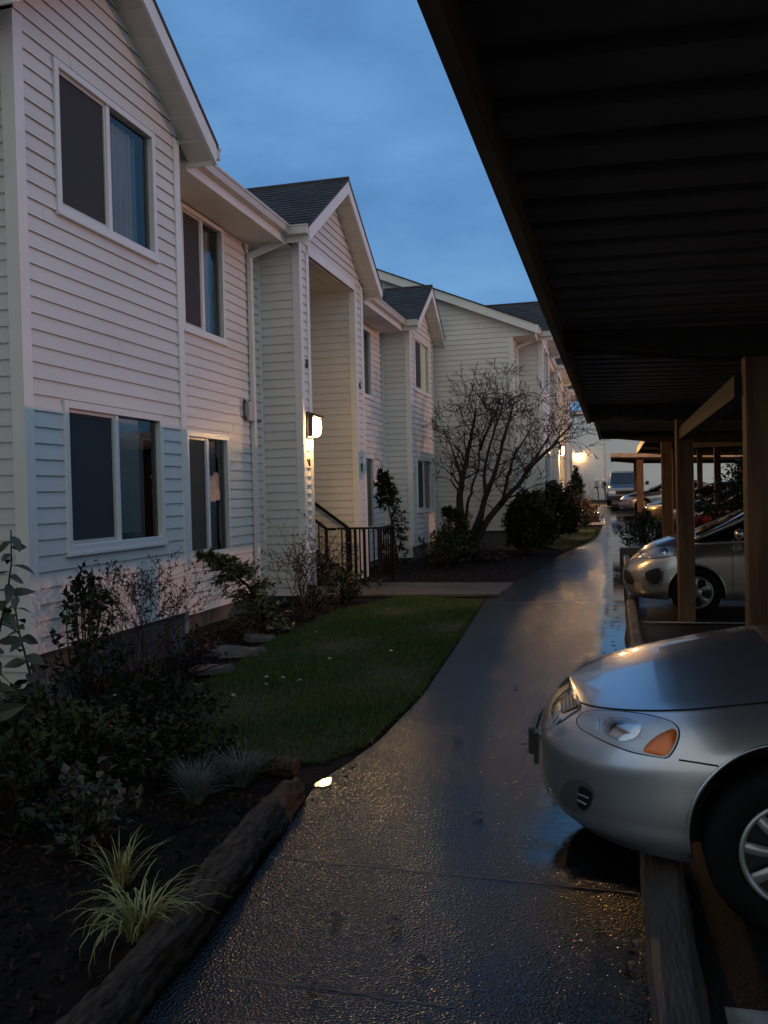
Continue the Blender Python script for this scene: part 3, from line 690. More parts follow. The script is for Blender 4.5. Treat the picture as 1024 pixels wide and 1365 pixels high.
for x, y, z0, z1, s_ in ((-4.62, 13.95, .14, 1.05, .05), (-4.52, 14.9, .1, 1.03, .055), (-4.3, 14.55, .05, 1.035, .042), (-4.14, 14.55, .02, 1.035, .042), (-3.88, 14.55, .05, 1.035, .05), (-3.88, 15.5, .05, 1.035, .05)):
    p_ = MB(); p_.box(x - s_ / 2, x + s_ / 2, y - s_ / 2, y + s_ / 2, z0, z1); p_.build("post", "black", rail)
for x, y, z0, z1 in [(-4.62 - .13 * (i + 1), 13.95, .13 + .72 * .13 * (i + 1), 1.05 + .74 * .13 * (i + 1)) for i in range(8)] + [(-4.38, 14.55, .14, 1.03), (-4.22, 14.55, .14, 1.03), (-4.06, 14.55, .14, 1.03), (-3.97, 14.55, .14, 1.03), (-4.46, 14.55, .12, 1.03), (-4.54, 14.55, .12, 1.03)] + [(-3.88, 14.55 + .16 * i, .14, 1.03) for i in range(1, 6)]:
    p_ = MB(); p_.box(x - .011, x + .011, y - .011, y + .011, z0, z1); p_.build("baluster", "black", rail)
rail2 = thing("stair_railing", "low brown railing at the middle block's porch beside the far lawn", "railing", (-1.3, 30, .4))
hr = MB(); hr.beam((-1.62, 29.4, 1.32), (-.95, 29.4, 1.32), .06, .05); hr.build("handrail", "wooddk", rail2)
for i in range(6):
    p_ = MB(); x = -1.6 + i * .13; p_.box(x - .015, x + .015, 29.385, 29.415, .33, 1.3); p_.build("baluster", "wooddk", rail2)
# boxes on the walls
ub = thing("utility_box", "small pale cable box on the siding beside the near downspout", "utility box", (-4.98, 11.62, 2.78))
m = MB(); m.box(-4.985, -4.9, 11.53, 11.72, 2.68, 2.95); m.build("case", "utility", ub, bevel=.01)
m = MB(); m.tube([(-4.95, 11.53, 2.95), (-4.95, 11.46, 2.97), (-4.95, 11.46, 2.75), (-4.95, 11.55, 2.69)], .014, 6); m.tube([(-4.95, 11.72, 2.72), (-4.97, 11.95, 2.7), (-4.97, 12.1, 2.72)], .012, 6); m.build("cable", "blackp", ub)
for k, x in enumerate((-.95, -.55)):
    um = thing("utility_meter", ("pale meter box on the far wall, the left of a pair", "pale meter box on the far wall, the right of a pair by the van")[k], "utility box", (x, 52.95, 1.9), "meter boxes on the far wall")
    m = MB(); m.box(x - .14, x + .14, 52.75, 52.982, 1.75, 2.15); m.build("case", "utility", um, bevel=.02)
    m = MB(); m.tube([(x, 52.85, 1.75), (x + .1, 52.85, 1.4), (x + .12, 52.85, .8)], .03, 6); m.build("conduit", "blackp", um)
# ------------------------------------------------------------------ carports
def carport(label, x0, x1, y0, y1, z, posts, px, drop=.18, fascia_mat="fascia", pw=.19, group="timber carports along the path", end_tan=False, beam_z=None):
    g0 = zg((y0 + y1) / 2); c = thing("carport", label, "carport", (x0, (y0 + y1) / 2, g0), group)
    zl, zr = z, z - drop
    zz = lambda x: zl + (zr - zl) * (x - x0) / (x1 - x0)
    rf = MB(); P = []; y = y0 + .02; prof = [(0, 0), (.16, 0), (.19, .028), (.25, .028), (.28, 0)]
    top = []
    while y < y1 - .3:
        for dy_, dz_ in prof[:-1]: P.append([(x0 + .02, y + dy_, zl + dz_), (x1 - .02, y + dy_, zr + dz_)])
        y += .28
    P.append([(x0 + .045, y1 - .02, zl), (x1 - .045, y1 - .02, zr)])
    rf.grid(P); rf.grid([[(a[0], a[1], a[2] + .012) for a in row] for row in P][::-1])
    r = rf.build("roof", "roofsheet", c)
    f = MB()
    f.box(x0, x0 + .04, y0, y1, zl - .11, zl + .07); f.box(x1 - .04, x1, y0, y1, zr - .2, zr + .05); f.build("fascia", fascia_mat, c)
    for yy, m_ in ((y0, 'tan' if end_tan else fascia_mat), (y1 - .04, fascia_mat)):
        e_ = MB(); h = .34 if (end_tan and yy == y0) else .115
        e_.prism([(x0 + .041, yy, zl - h + .02), (x1 - .041, yy, zr - h + .02), (x1 - .041, yy, zr + .06), (x0 + .041, yy, zl + .06)], (0, .04, 0)); e_.build("end_fascia", m_, c)
    for Y in posts:
        for X in px:
            xo = X if not isinstance(Y, tuple) else X + Y[1]; yo = Y[0] if isinstance(Y, tuple) else Y
            p = MB(); k = 9; P = []
            for i in range(k + 1):
                t = i / k; q = pw / 2 * (1 + .012 * math.sin(i * 2.3 + X)); z_ = zg(yo) - .2 + (zz(xo) - .15 - zg(yo) + .2) * t
                P.append([(xo - q + .012, yo - q, z_), (xo + q - .012, yo - q, z_), (xo + q, yo - q + .012, z_), (xo + q, yo + q, z_), (xo - q, yo + q, z_), (xo - q, yo - q + .012, z_), (xo - q + .012, yo - q, z_)])
            p.grid(P); p.build("post", "wood", c)
            b = MB(); b.beam((xo + .2, yo, zz(xo) - .16), (xo + 1.0, yo, zz(xo) - .16), .04, .0)  if False else None
        ra = MB(); yo = Y[0] if isinstance(Y, tuple) else Y
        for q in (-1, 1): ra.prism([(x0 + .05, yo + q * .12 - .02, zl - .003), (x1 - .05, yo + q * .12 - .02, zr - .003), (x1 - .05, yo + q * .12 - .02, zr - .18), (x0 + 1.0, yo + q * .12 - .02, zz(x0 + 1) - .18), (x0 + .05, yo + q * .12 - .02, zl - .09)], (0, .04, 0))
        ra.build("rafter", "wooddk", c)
    ys = [p_[0] if isinstance(p_, tuple) else p_ for p_ in posts]
    if beam_z:
        for a, b in list(zip(ys, ys[1:]))[-1:]:
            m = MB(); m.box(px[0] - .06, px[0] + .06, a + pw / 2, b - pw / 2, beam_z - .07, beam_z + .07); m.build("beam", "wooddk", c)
    return c
carport("long near timber carport roof filling the upper right, over the front silver car", -.335, 5.3, -3.2, 12.55, 2.62, [.6, (5.98, .08), 11.1], [.82, 4.6], beam_z=2.24)
carport("second timber carport just beyond the silver hatchback", -.25, 5.3, 12.8, 17.6, 2.66, [17.0], [.95, 4.6])
carport("third timber carport with a wide tan end board, over the gold sedan", .8, 6.6, 21.5, 32.2, 2.92, [22.2, 27, 31.6], [1.75, 6], fascia_mat="tan")
carport("far timber carport in front of the parked van, dark end board", -.1, 6, 36, 42, 2.95, [36.4, 41.5], [1.02, 5.4], pw=.26)
cp = thing("carport", "carport across the lot seen only as a tan board behind the hatchback", "carport", (4, 26, .2), "timber carports along the path")
m = MB(); m.box(1.62, 7.5, 25.0, 25.05, 2.66, 2.98); m.build("end_fascia", "tan", cp)
m = MB(); m.box(1.6, 7.6, 25.06, 30.5, 2.9, 2.99); m.build("roof", "roofsheet", cp)
for X in (2.7, 7.2):
    for Y in (25.2, 30.2):
        m = MB(); m.box(X - .08, X + .08, Y - .08, Y + .08, .1, 2.9); m.build("post", "wooddk", cp)

# ------------------------------------------------------------------ timber wheel stops, white stall lines, log edging
def stop(y0, y1, x0, x1, h, label):
    mb = MB(); prof = [(x0, 0), (x0 - .004, h * .6), (x0 + .012, h * .92), (x0 + .035, h), (x1 - .035, h), (x1 - .012, h * .92), (x1 + .004, h * .6), (x1, 0)]
    k = max(4, int((y1 - y0) / .12)); P = []
    for i in range(k + 1):
        y = y0 + (y1 - y0) * i / k; s_ = .82 if i in (0, k) else 1
        P.append([(xx + .004 * math.sin(i * 1.3 + j), y, zg(y) + zz_ * s_ + .004 * math.sin(i * .9 + j * 2)) for j, (xx, zz_) in enumerate(prof)])
    mb.grid(P); mb.add(P[0], [tuple(range(len(prof)))]); mb.add(P[-1], [tuple(range(len(prof)))[::-1]])
    o = mb.build("wheel_stop", "kerb", None, smooth=False); return tag(o, label, "kerb", "timber kerbs between path and parking")
stop(-1.5, 5.35, .08, .235, .15, "long worn kerb timber running under the front silver car")
stop(7.7, 12.05, .12, .26, .16, "rounded kerb timber ending in front of the silver hatchback")
stop(12.35, 19.2, .16, .3, .16, "kerb timber running past the hatchback's bumper into the dark")
mb = MB(); mb.box(.1, .75, 19.3, 19.5, .05, .36); tag(mb.build("wheel_stop", "kerb", None, bevel=.02), "short kerb timber laid crosswise beyond the silver hatchback", "kerb", "timber kerbs between path and parking")
for y in (2.9, 8.35, 10.95, 5.65):
    mb = MB(); k = 14; mb.grid([[(.31 + i * .35, y - .05, zlot(y - .05) + .0105), (.31 + i * .35, y + .05, zlot(y + .05) + .0105)] for i in range(k)]); struct(mb.build("parking_line", "paintline"))
def log(pts, rad, label, seed):
    rr = random.Random(seed); mb = MB(); k = 90; n_ = 28; V = []
    pts = [Vector(p) for p in pts]
    for i in range(k + 1):
        t = i / k * (len(pts) - 1); a = min(int(t), len(pts) - 2); p = pts[a].lerp(pts[a + 1], t - a); d = (pts[a + 1] - pts[a]).normalized()
        sd = d.cross(Vector((0, 0, 1))).normalized(); up = sd.cross(d); row = []
        e_ = .9 if i in (0, k) else 1
        for j in range(n_):
            th = 2 * math.pi * j / n_
            q = rad * e_ * (1 + .08 * math.sin(3 * th + i * .12) - .16 * max(0, math.sin(4 * th + 1 + .2 * math.sin(i * .3))) ** 6 + rr.uniform(-.09, .09) + .08 * math.sin(i * .35))
            row.append(p + (sd * math.cos(th) * 1.05 + up * math.sin(th)) * q)
        V.append(row + [row[0]])
    mb.grid(V); mb.add(V[0][:-1], [tuple(range(n_))[::-1]]); mb.add(V[-1][:-1], [tuple(range(n_))])
    return tag(mb.build("edging_log", "log", None, smooth=True), label, "log", "logs edging the planting bed")
log([(-1.46, .9, .05), (-1.5, 2.2, .055), (-1.54, 3.0, .055), (-1.61, 3.6, .06), (-1.67, 4.36, .045)], .082, "long rough log edging the near bed beside the wet path", 3)
log([(-1.78, 4.72, .055), (-2.3, 4.78, .06), (-3.2, 4.85, .04)], .055, "short dark log between the lawn and the near bed", 8)
for x, y, r_, lab in ((-3.75, 8.3, .3, "flat grey stone in the bed under the gold green bush"), (-3.6, 7.4, .22, "small flat stone at the edge of the lawn by the red twigged bush"), (-3.85, 9.15, .2, "squarish flat stone beside the lawn, nearer the porch")):
    mb = MB(); k = 11; ph = x * 7; P1 = [(x + r_ * (1 + .2 * math.sin(i * 2.1 + ph)) * math.cos(6.283 * i / k), y + r_ * .8 * (1 + .2 * math.cos(i * 1.7 + ph)) * math.sin(6.283 * i / k), .02) for i in range(k)]
    P2 = [(x + (a - x) * .88, y + (b - y) * .88, .07 + .012 * math.sin(a * 9)) for a, b, _ in P1]
    mb.add(P1 + P2, [tuple(range(k, 2 * k))] + [(i, (i + 1) % k, k + (i + 1) % k, k + i) for i in range(k)])
    tag(mb.build("stepping_stone", "stone", None), lab, "stone")

# ------------------------------------------------------------------ cars (nose towards the path, -X)
def hermite(ts, xs, t):
    ts = np.array(ts, float); xs = np.array(xs, float); m_ = np.gradient(xs, ts)
    i = np.clip(np.searchsorted(ts, t, 'right') - 1, 0, len(ts) - 2); h = ts[i + 1] - ts[i]; s_ = (t - ts[i]) / h
    return (2 * s_**3 - 3 * s_**2 + 1) * xs[i] + (s_**3 - 2 * s_**2 + s_) * h * m_[i] + (-2 * s_**3 + 3 * s_**2) * xs[i + 1] + (s_**3 - s_**2) * h * m_[i + 1]

class Car:
    def __init__(s, label, nose, yc, z0, P, paint_, cat="car", group="cars parked nose first under the carports", hub="hub9", lod=1.0):
        s.nose, s.yc, s.z0, s.P, s.paint = nose, yc, z0, P, paint_
        s.root = thing("parked_car", label, cat, (nose + P['L'] / 2, yc, z0), group)
        s.wdz = P.get('wdz', 0); s.shell(lod); s.cabin(); s.wheels(hub)
    def W(s, u, v, z): return Vector((s.nose + u, s.yc - v, s.z0 + z))
    def shell(s, lod):
        P = s.P; hw, L, cn, cr_ = P['hw'], P['L'], P['cn'], P['cr']; half = []
        na = int(34 * lod) + 8
        for i in range(na + 1):
            a = math.pi / 2 * i / na
            half.append((cn * (1 - math.cos(a) ** (2 / P['q'])), hw * math.sin(a) ** (2 / P['p']), i / na, 0))
        step = .035 / lod; u = cn + step
        while u < L - cr_: half.append((u, hw, 1, 0)); u += step
        for i in range(na + 1):
            a = math.pi / 2 * (1 - i / na)
            half.append((L - cr_ * (1 - math.cos(a) ** (2 / 2.4)), hw * math.sin(a) ** (2 / 2.8), i / na and 1 - i / na, 1))
        half[-1] = (half[-1][0], 0, 0, 1); half[0] = (half[0][0], 0, 0, 0)
        loop = [(u, v, b, r_) for u, v, b, r_ in half] + [(u, -v, b, r_) for u, v, b, r_ in half[-2:0:-1]]
        k = len(loop); nl = int(26 * lod) + 6
        ts = np.linspace(0, 1, nl); fi = hermite(P['ft'], P['fi'], ts); si = hermite(P['st'], P['si'], ts)
        rows = []; s.seam = []
        for j, (u, v, b, rear) in enumerate(loop):
            u0, v0 = loop[(j - 1) % k][:2]; u1, v1 = loop[(j + 1) % k][:2]
            d = Vector((u1 - u0, v1 - v0)); nrm = Vector((d.y, -d.x)).normalized()
            if nrm.dot(Vector((u - L / 2, v))) < 0: nrm = -nrm
            bb = b * b * (3 - 2 * b); H = float(np.interp(u, P['hu'], P['hz'])); zb = P['zb'] + (0 if rear else (1 - bb) * P.get('chin', 0)); row = []
            for t, a, c in zip(ts, fi, si):
                ins = a * (1 - bb) + c * bb
                row.append(s.W(u - nrm.x * ins, v - nrm.y * ins, zb + (H - zb) * t))
            rows.append(row)
        V = [p for r_ in rows for p in r_]; Fc = [(i * nl + j, ((i + 1) % k) * nl + j, ((i + 1) % k) * nl + j + 1, i * nl + j + 1) for i in range(k) for j in range(nl - 1)]
        # wheel openings
        V = [Vector(p) for p in V]
        s.snapped = set(); full = MB(); full.v = [tuple(p) for p in V]; full.f = Fc
        for (uc, ra) in ((P['uf'], P['ra']), (P['ur'], P['ra'])):
            zc_ = P['wr']; inside = set()
            for i, p in enumerate(V):
                if abs(p.y - s.yc) > hw * .55:
                    du, dz = p.x - s.nose - uc, p.z - s.z0 - zc_
                    if du * du + dz * dz < ra * ra and True: inside.add(i)
            keep = [f for f in Fc if not all(i in inside for i in f)]
            bnd = {i for f in keep for i in f if i in inside}
            s.snapped |= bnd
            for i in bnd:
                p = V[i]; du, dz = p.x - s.nose - uc, p.z - s.z0 - zc_; q = math.hypot(du, dz) or 1
                p.x = s.nose + uc + du / q * ra; p.z = s.z0 + zc_ + dz / q * ra
            Fc = keep
        half_n = len(half)
        fb_ = BVHTree.FromPolygons([Vector(p) for p in full.v], full.f)
        for i in s.snapped:
            p = V[i]; sg = 1 if p.y > s.yc else -1; h = fb_.ray_cast(Vector((p.x, s.yc + sg * (hw + .5), p.z)), Vector((0, -sg, 0)))
            if h[0] and abs(h[0].y - p.y) < .15: p.y = h[0].y
        for uc in (P['uf'], P['ur']):
            for sg in (-1, 1):
                pts = []
                for q in range(61):
                    th = math.pi * (q / 60 * 1.16 - .08); X_, Z_ = s.nose + uc + P['ra'] * math.cos(th), s.z0 + P['wr'] + P['ra'] * math.sin(th)
                    if Z_ < s.z0 + P['zb'] + .012: continue
                    h = fb_.ray_cast(Vector((X_, s.yc + sg * (hw + .5), Z_)), Vector((0, -sg, 0)))
                    if h[0]: pts.append(h[0] - Vector((0, sg * .002, 0)))
                if len(pts) > 4: al = MB(); al.tube(pts, .0075, 6); al.build("arch_lip", s.paint, s.root, smooth=True)
        # hood, deck: span across between the two top seams
        nv = 18; hood = []
        for j in range(half_n):
            a = rows[j][-1]; c = rows[(k - j) % k][-1]; u = a.x - s.nose; cwn = float(np.interp(u, P['hu'], P['crown'])); r_ = []
            for q in range(nv + 1):
                t = q / nv; p = a.lerp(c, t); x = 2 * t - 1
                p = p + Vector((0, 0, cwn * (1 - abs(x) ** 2.4))); r_.append(p)
            hood.append(r_)
        mb = MB(); mb.v = [tuple(p) for p in V]; mb.f = Fc
        k0 = len(mb.v); b_ = nv + 1
        mb.v += [tuple(p) for r_ in hood for p in r_]
        mb.f += [(k0 + i * b_ + q, k0 + i * b_ + q + 1, k0 + (i + 1) * b_ + q + 1, k0 + (i + 1) * b_ + q) for i in range(half_n - 1) for q in range(b_ - 1)]
        s.rows, s.hood_rows, s.nl, s.k, s.half_n = rows, hood, nl, k, half_n
        o = mb.build("body", s.paint, s.root, smooth=True); s.body = o
        bm = bmesh.new(); bm.from_mesh(o.data); bmesh.ops.remove_doubles(bm, verts=bm.verts, dist=.0008)
        # rolled lip round the wheel openings
        for (uc, ra) in ((P['uf'], P['ra']), (P['ur'], P['ra'])):
            es = []
            for e in bm.edges:
                if e.is_boundary:
                    ok = True
                    for v in e.verts:
                        wx = v.co.x + P['L'] / 2; wz = v.co.z; dd = math.hypot(wx - uc, wz - P['wr'])
                        if abs(dd - ra) > .012 or abs(v.co.y) < hw * .5: ok = False
                    if ok: es.append(e)
            g_ = bmesh.ops.extrude_edge_only(bm, edges=es)
            for v in g_['geom']:
                if isinstance(v, bmesh.types.BMVert): v.co.y -= math.copysign(.05, v.co.y)
        bmesh.ops.recalc_face_normals(bm, faces=bm.faces)
        bm.to_mesh(o.data); bm.free(); o.data.polygons.foreach_set('use_smooth', [True] * len(o.data.polygons))
        t_ = MB(); t_.v = [tuple(p) for p in (full.v + [tuple(p) for r_ in hood for p in r_])]
        t_.f = full.f + [(k0 + i * b_ + q, k0 + i * b_ + q + 1, k0 + (i + 1) * b_ + q + 1, k0 + (i + 1) * b_ + q) for i in range(half_n - 1) for q in range(b_ - 1)]
        s.bvh = BVHTree.FromPolygons([Vector(p) for p in t_.v], t_.f)
        # hood shut line
        ln = MB()
        i1 = next(i for i in range(half_n) if rows[i][-1].x - s.nose > P['cowl'])
        for sg in (1, -1):
            pts = [(rows[i][-1] if sg > 0 else rows[(k - i) % k][-1]) + Vector((0, 0, .0015)) for i in range(0, i1)]
            ln.tube(pts, .0035, 5)
        ln.build("shut_line", "seal", s.body)
        # underside and wheel wells
        ub = MB(); ub.box(s.nose + .36, s.nose + L - .4, s.yc - hw + .26, s.yc + hw - .26, s.z0 + .2, s.z0 + .44); ub.build("underbody", "blackp", s.root)
        for uc in (P['uf'], P['ur']):
            for sg in (-1, 1):
                ww = MB(); y0 = s.yc + sg * (hw - .17); y1 = s.yc + sg * (hw - .36); n_ = 20; A = []
                for q in range(n_ + 1):
                    t = math.pi * (q / n_ * 1.2 - .1); r_ = P['ra'] + .012
                    A.append([(s.nose + uc + r_ * math.cos(t), y0, s.z0 + P['wr'] + r_ * math.sin(t)), (s.nose + uc + r_ * math.cos(t), y1, s.z0 + P['wr'] + r_ * math.sin(t))])
                ww.grid(A); ww.add([a[1] for a in A], [tuple(range(n_ + 1))])
                ww.build("wheel_well", "seal", s.root)
    def cabin(s):
        P = s.P; hw = P['hw']; c = P['cab']   # list of (u, z)
        us = np.linspace(c[0][0], c[-1][0], 30); zs = hermite([a for a, _ in c], [b for _, b in c], us); secs = []
        for u, z in zip(us, zs):
            H = float(np.interp(u, P['hu'], P['hz'])) - .015; vb = hw - .1; h = max(z - H, .02); tilt = .42
            vt = vb - h * tilt
            half = [(vb, H), (vb - .5 * h * tilt * .85, H + h * .5), (vt + .01, H + h * .86), (vt - .05, H + h * .95), (vt - .2, H + h * .99), (0, H + h * 1.0)]
            secs.append([s.W(u, v, zz_) for v, zz_ in half] + [s.W(u, -v, zz_) for v, zz_ in half[-2::-1]])
        mb = MB(); mb.grid(secs); g_ = mb.build("greenhouse", "carglass", s.root, smooth=True); s.cab = g_
        u0, u1 = P['roofu']; idx = [i for i, u in enumerate(us) if u0 <= u <= u1]
        rp = MB(); rp.grid([[p + Vector((0, 0, .006)) for p in secs[i][2:9]] for i in idx]); rp.build("roof", s.paint, s.root, smooth=True)
        pl = MB()
        for sg in (0, 1):
            pick = lambda i, j: secs[i][j if not sg else len(secs[0]) - 1 - j]
            pl.tube([pick(i, 2) + Vector((0, 0, .004)) for i in range(0, idx[0] + 1)], .028, 6); pl.tube([pick(i, 2) for i in range(idx[-1], len(secs))], .05, 6)
            ib = (idx[0] + idx[-1]) // 2; pl.tube([pick(ib, j) for j in (0, 1, 2)], .03, 6)
            pl.tube([pick(i, 2) for i in range(idx[0], idx[-1] + 1)], .022, 6)
            pl.tube([pick(i, 0) + Vector((0, 0, .004)) for i in range(0, len(secs))], .018, 6)
        pl.build("pillar", s.paint, s.root, smooth=True)
        for sg in (1, -1):
            m = MB(); k = 10; P3 = []
            cpt = s.W(P['mirror'][0], sg * (hw + .06), P['mirror'][1])
            for i in range(k + 1):
                t = math.pi * i / k; P3.append([(cpt.x + .06 * math.cos(t), cpt.y + .1 * math.sin(t) * math.cos(q * 6.283 / k), cpt.z + .07 * math.sin(t) * math.sin(q * 6.283 / k)) for q in range(k + 1)])
            m.grid(P3); m.beam(cpt, s.W(P['mirror'][0] + .02, sg * (hw - .12), P['mirror'][1] - .05), .04, .03); m.build("wing_mirror", s.paint, s.root, smooth=True)
            d = MB(); a, b = P['doors'][0], P['doors'][-1]
            for u in P['doors']:
                pts = []
                for z in np.linspace(.3, float(np.interp(u, P['hu'], P['hz'])) - .02, 9):
                    h = s.bvh.ray_cast(s.W(u, sg * (hw + 1), z), Vector((0, sg, 0)))
                    if h[0]: pts.append(h[0] - Vector((0, sg * .001, 0)))
                if len(pts) > 2: d.tube(pts, .004, 5)
            d.build("door_line", "seal", s.body)
            for u in P['handles']:
                h = s.bvh.ray_cast(s.W(u, sg * (hw + 1), .74), Vector((0, sg, 0)))
                if h[0]:
                    m = MB(); p = h[0]; m.box(p.x - .08, p.x + .08, p.y - .02, p.y + .02, p.z - .014, p.z + .014); m.build("door_handle", s.paint, s.root, bevel=.008)
    def wheels(s, hub):
        P = s.P; r_ = P['wr']; rr = P['rim']
        for uc in (P['uf'], P['ur']):
            for sg in (1, -1):
                c = s.W(uc + P.get('wdu', 0), sg * (P['hw'] - .03), r_ + s.wdz); o = -sg    # outward = -Y for the near side
                def L(prof): return [(a, o * b) for a, b in prof]
                t = MB(); t.lathe_y(L([(rr, -.005), (rr + .02, .012), (r_ - .05, .014), (r_ - .015, .002), (r_, -.025), (r_, -.17), (r_ - .03, -.2), (rr, -.2)]), c, 44)
                ty = t.build("tyre", "rubber", s.root, smooth=True)
                m = MB(); m.lathe_y(L([(rr + .004, .004), (rr, .014), (rr - .012, .012), (rr - .02, -.01)]), c, 44)
                n_ = {'hub9': 9, 'hub5': 5, 'hub7': 7}[hub]; r0, r1 = (rr * .3, rr - .016)
                for i in range(n_):
                    a = 2 * math.pi * (i + .35) / n_; w0, w1 = {'hub9': (.6, .36), 'hub5': (.55, .22), 'hub7': (.5, .2)}[hub]; pr = []
                    for q in range(7):
                        t_ = q / 6; rad = r0 + (r1 - r0) * t_; wd = (w0 * (1 - t_) + w1 * t_) * (2 * math.pi / n_ / 6.283) * 6.283 / 2 * (1 if hub == 'hub9' else 1)
                        if hub == 'hub5': wd = (.36 - .18 * t_) if t_ < .72 else (.36 - .18 * .72) + (t_ - .72) * 1.05
                        dep = .012 * math.sin(t_ * 3.14) + .004 - .004 * t_
                        row = [(rad * math.cos(a + x * wd), dep - (0 if abs(x) < .8 else .01), rad * math.sin(a + x * wd)) for x in (-1, -.7, 0, .7, 1)]
                        pr.append([(c.x + X, c.y + o * Y, c.z + Z) for X, Y, Z in row])
                    m.grid(pr)
                m.lathe_y(L([(r0 + .004, .006), (r0 * .8, .018), (r0 * .45, .022), (.001, .022)]), c, 24)
                m.build("hubcap", "alloy", ty, smooth=True)
                d = MB(); d.lathe_y(L([(rr, -.02), (.02, -.03)]), c, 24); d.build("rim_dish", "blackp", ty)
    # ---- shapes laid on the bodywork
    def hit(s, x, y):
        d = Vector(sight(x, y)).normalized(); h = s.bvh.ray_cast(Vector((0, 0, EYE)), d)
        return h[0], h[1], d
    def patch(s, poly, off, bulge=0, rings=7, n_=56):
        for _ in range(2):
            poly = [q for (a, b), (c, d) in zip(poly, poly[1:] + poly[:1]) for q in ((a * .8 + c * .2, b * .8 + d * .2), (a * .2 + c * .8, b * .2 + d * .8))]
        P = [Vector((a, b, 0)) for a, b in poly]; Ls = [(P[(i + 1) % len(P)] - P[i]).length for i in range(len(P))]; tot = sum(Ls); out = []
        for q in range(n_):
            t = tot * q / n_; i = 0
            while t > Ls[i]: t -= Ls[i]; i += 1
            out.append(P[i].lerp(P[(i + 1) % len(P)], t / Ls[i]))
        c = sum(out, Vector((0, 0, 0))) / n_; mb = MB(); rows = []; last = None
        for r_ in range(rings + 1):
            f = r_ / rings; row = []
            for p in out:
                q = c.lerp(p, max(f, .02)); loc, nr, d = s.hit(q.x, q.y)
                if loc is None: loc, nr = last
                last = (loc, nr)
                if nr.dot(d) > 0: nr = -nr
                row.append(loc + nr * (off + bulge * (1 - f ** 3)))
            rows.append(row + [row[0]])
        mb.grid(rows); return mb
    def mirror(s, mb):
        m = MB(); m.v = [(x, 2 * s.yc - y, z) for x, y, z in mb.v]; m.f = [f[::-1] for f in mb.f]; return m
    def line(s, poly, rad, off=.0005):
        pts = []
        for (a, b), (c, d_) in zip(poly, poly[1:]):
            k = max(2, int(math.hypot(c - a, d_ - b) / 4))
            for q in range(k):
                loc, nr, d = s.hit(a + (c - a) * q / k, b + (d_ - b) * q / k)
                if loc is not None:
                    if nr.dot(d) > 0: nr = -nr
                    pts.append(loc + nr * off)
        m = MB(); m.tube(pts, rad, 5); return m
    def both(s, mb, name, mat, parent=None, smooth=True):
        a = mb.build(name, mat, parent or s.root, smooth=smooth); b = s.mirror(mb).build(name, mat, parent or s.root, smooth=smooth); return a, b

FT = [0, .1, .25, .5, .66, .78, .9, 1]
SEDAN = dict(L=4.85, hw=.88, cn=.78, cr=.6, p=2.5, q=2.1, zb=.19, chin=0, wr=.315, ra=.352, rim=.2, uf=.965, ur=3.72, cowl=1.3,
    ft=FT, fi=[.12, .05, .012, 0, .012, .04, .09, .15], st=FT, si=[.06, .02, .006, 0, .004, .022, .065, .125],
    hu=[0, .1, .3, .6, .97, 1.3, 1.6, 2.5, 3.6, 4.4, 4.85], hz=[.675, .69, .715, .75, .80, .855, .89, .9, .92, .9, .86], crown=[.0, .035, .075, .11, .135, .12, .1, .05, .06, .05, .0],
    cab=[(1.22, .97), (1.6, 1.17), (2.05, 1.33), (2.5, 1.385), (3.0, 1.34), (3.5, 1.16), (3.95, .97)], roofu=(2.0, 3.05), mirror=(1.65, .96), doors=[1.42, 2.55, 3.4], handles=[2.4, 3.28])
HATCH = dict(SEDAN, L=4.0, hw=.86, cn=.72, cr=.45, p=2.6, q=1.9, zb=.2, wr=.3, ra=.335, rim=.195, uf=.86, ur=3.33, cowl=.98,
    fi=[.12, .05, .015, 0, .02, .06, .13, .22], si=[.05, .015, .004, 0, .002, .012, .05, .11],
    hu=[0, .15, .35, .6, .9, 1.1, 1.6, 2.4, 3.2, 4.0], hz=[.72, .77, .825, .875, .905, .915, .94, .99, 1.03, .97], crown=[0, .03, .06, .08, .085, .07, .05, .03, .02, .0],
    cab=[(.86, .955), (1.2, 1.115), (1.65, 1.33), (2.1, 1.43), (2.8, 1.45), (3.4, 1.33), (3.9, 1.02)], roofu=(1.6, 3.45), mirror=(1.35, 1.02), doors=[1.28, 2.4], handles=[2.2])

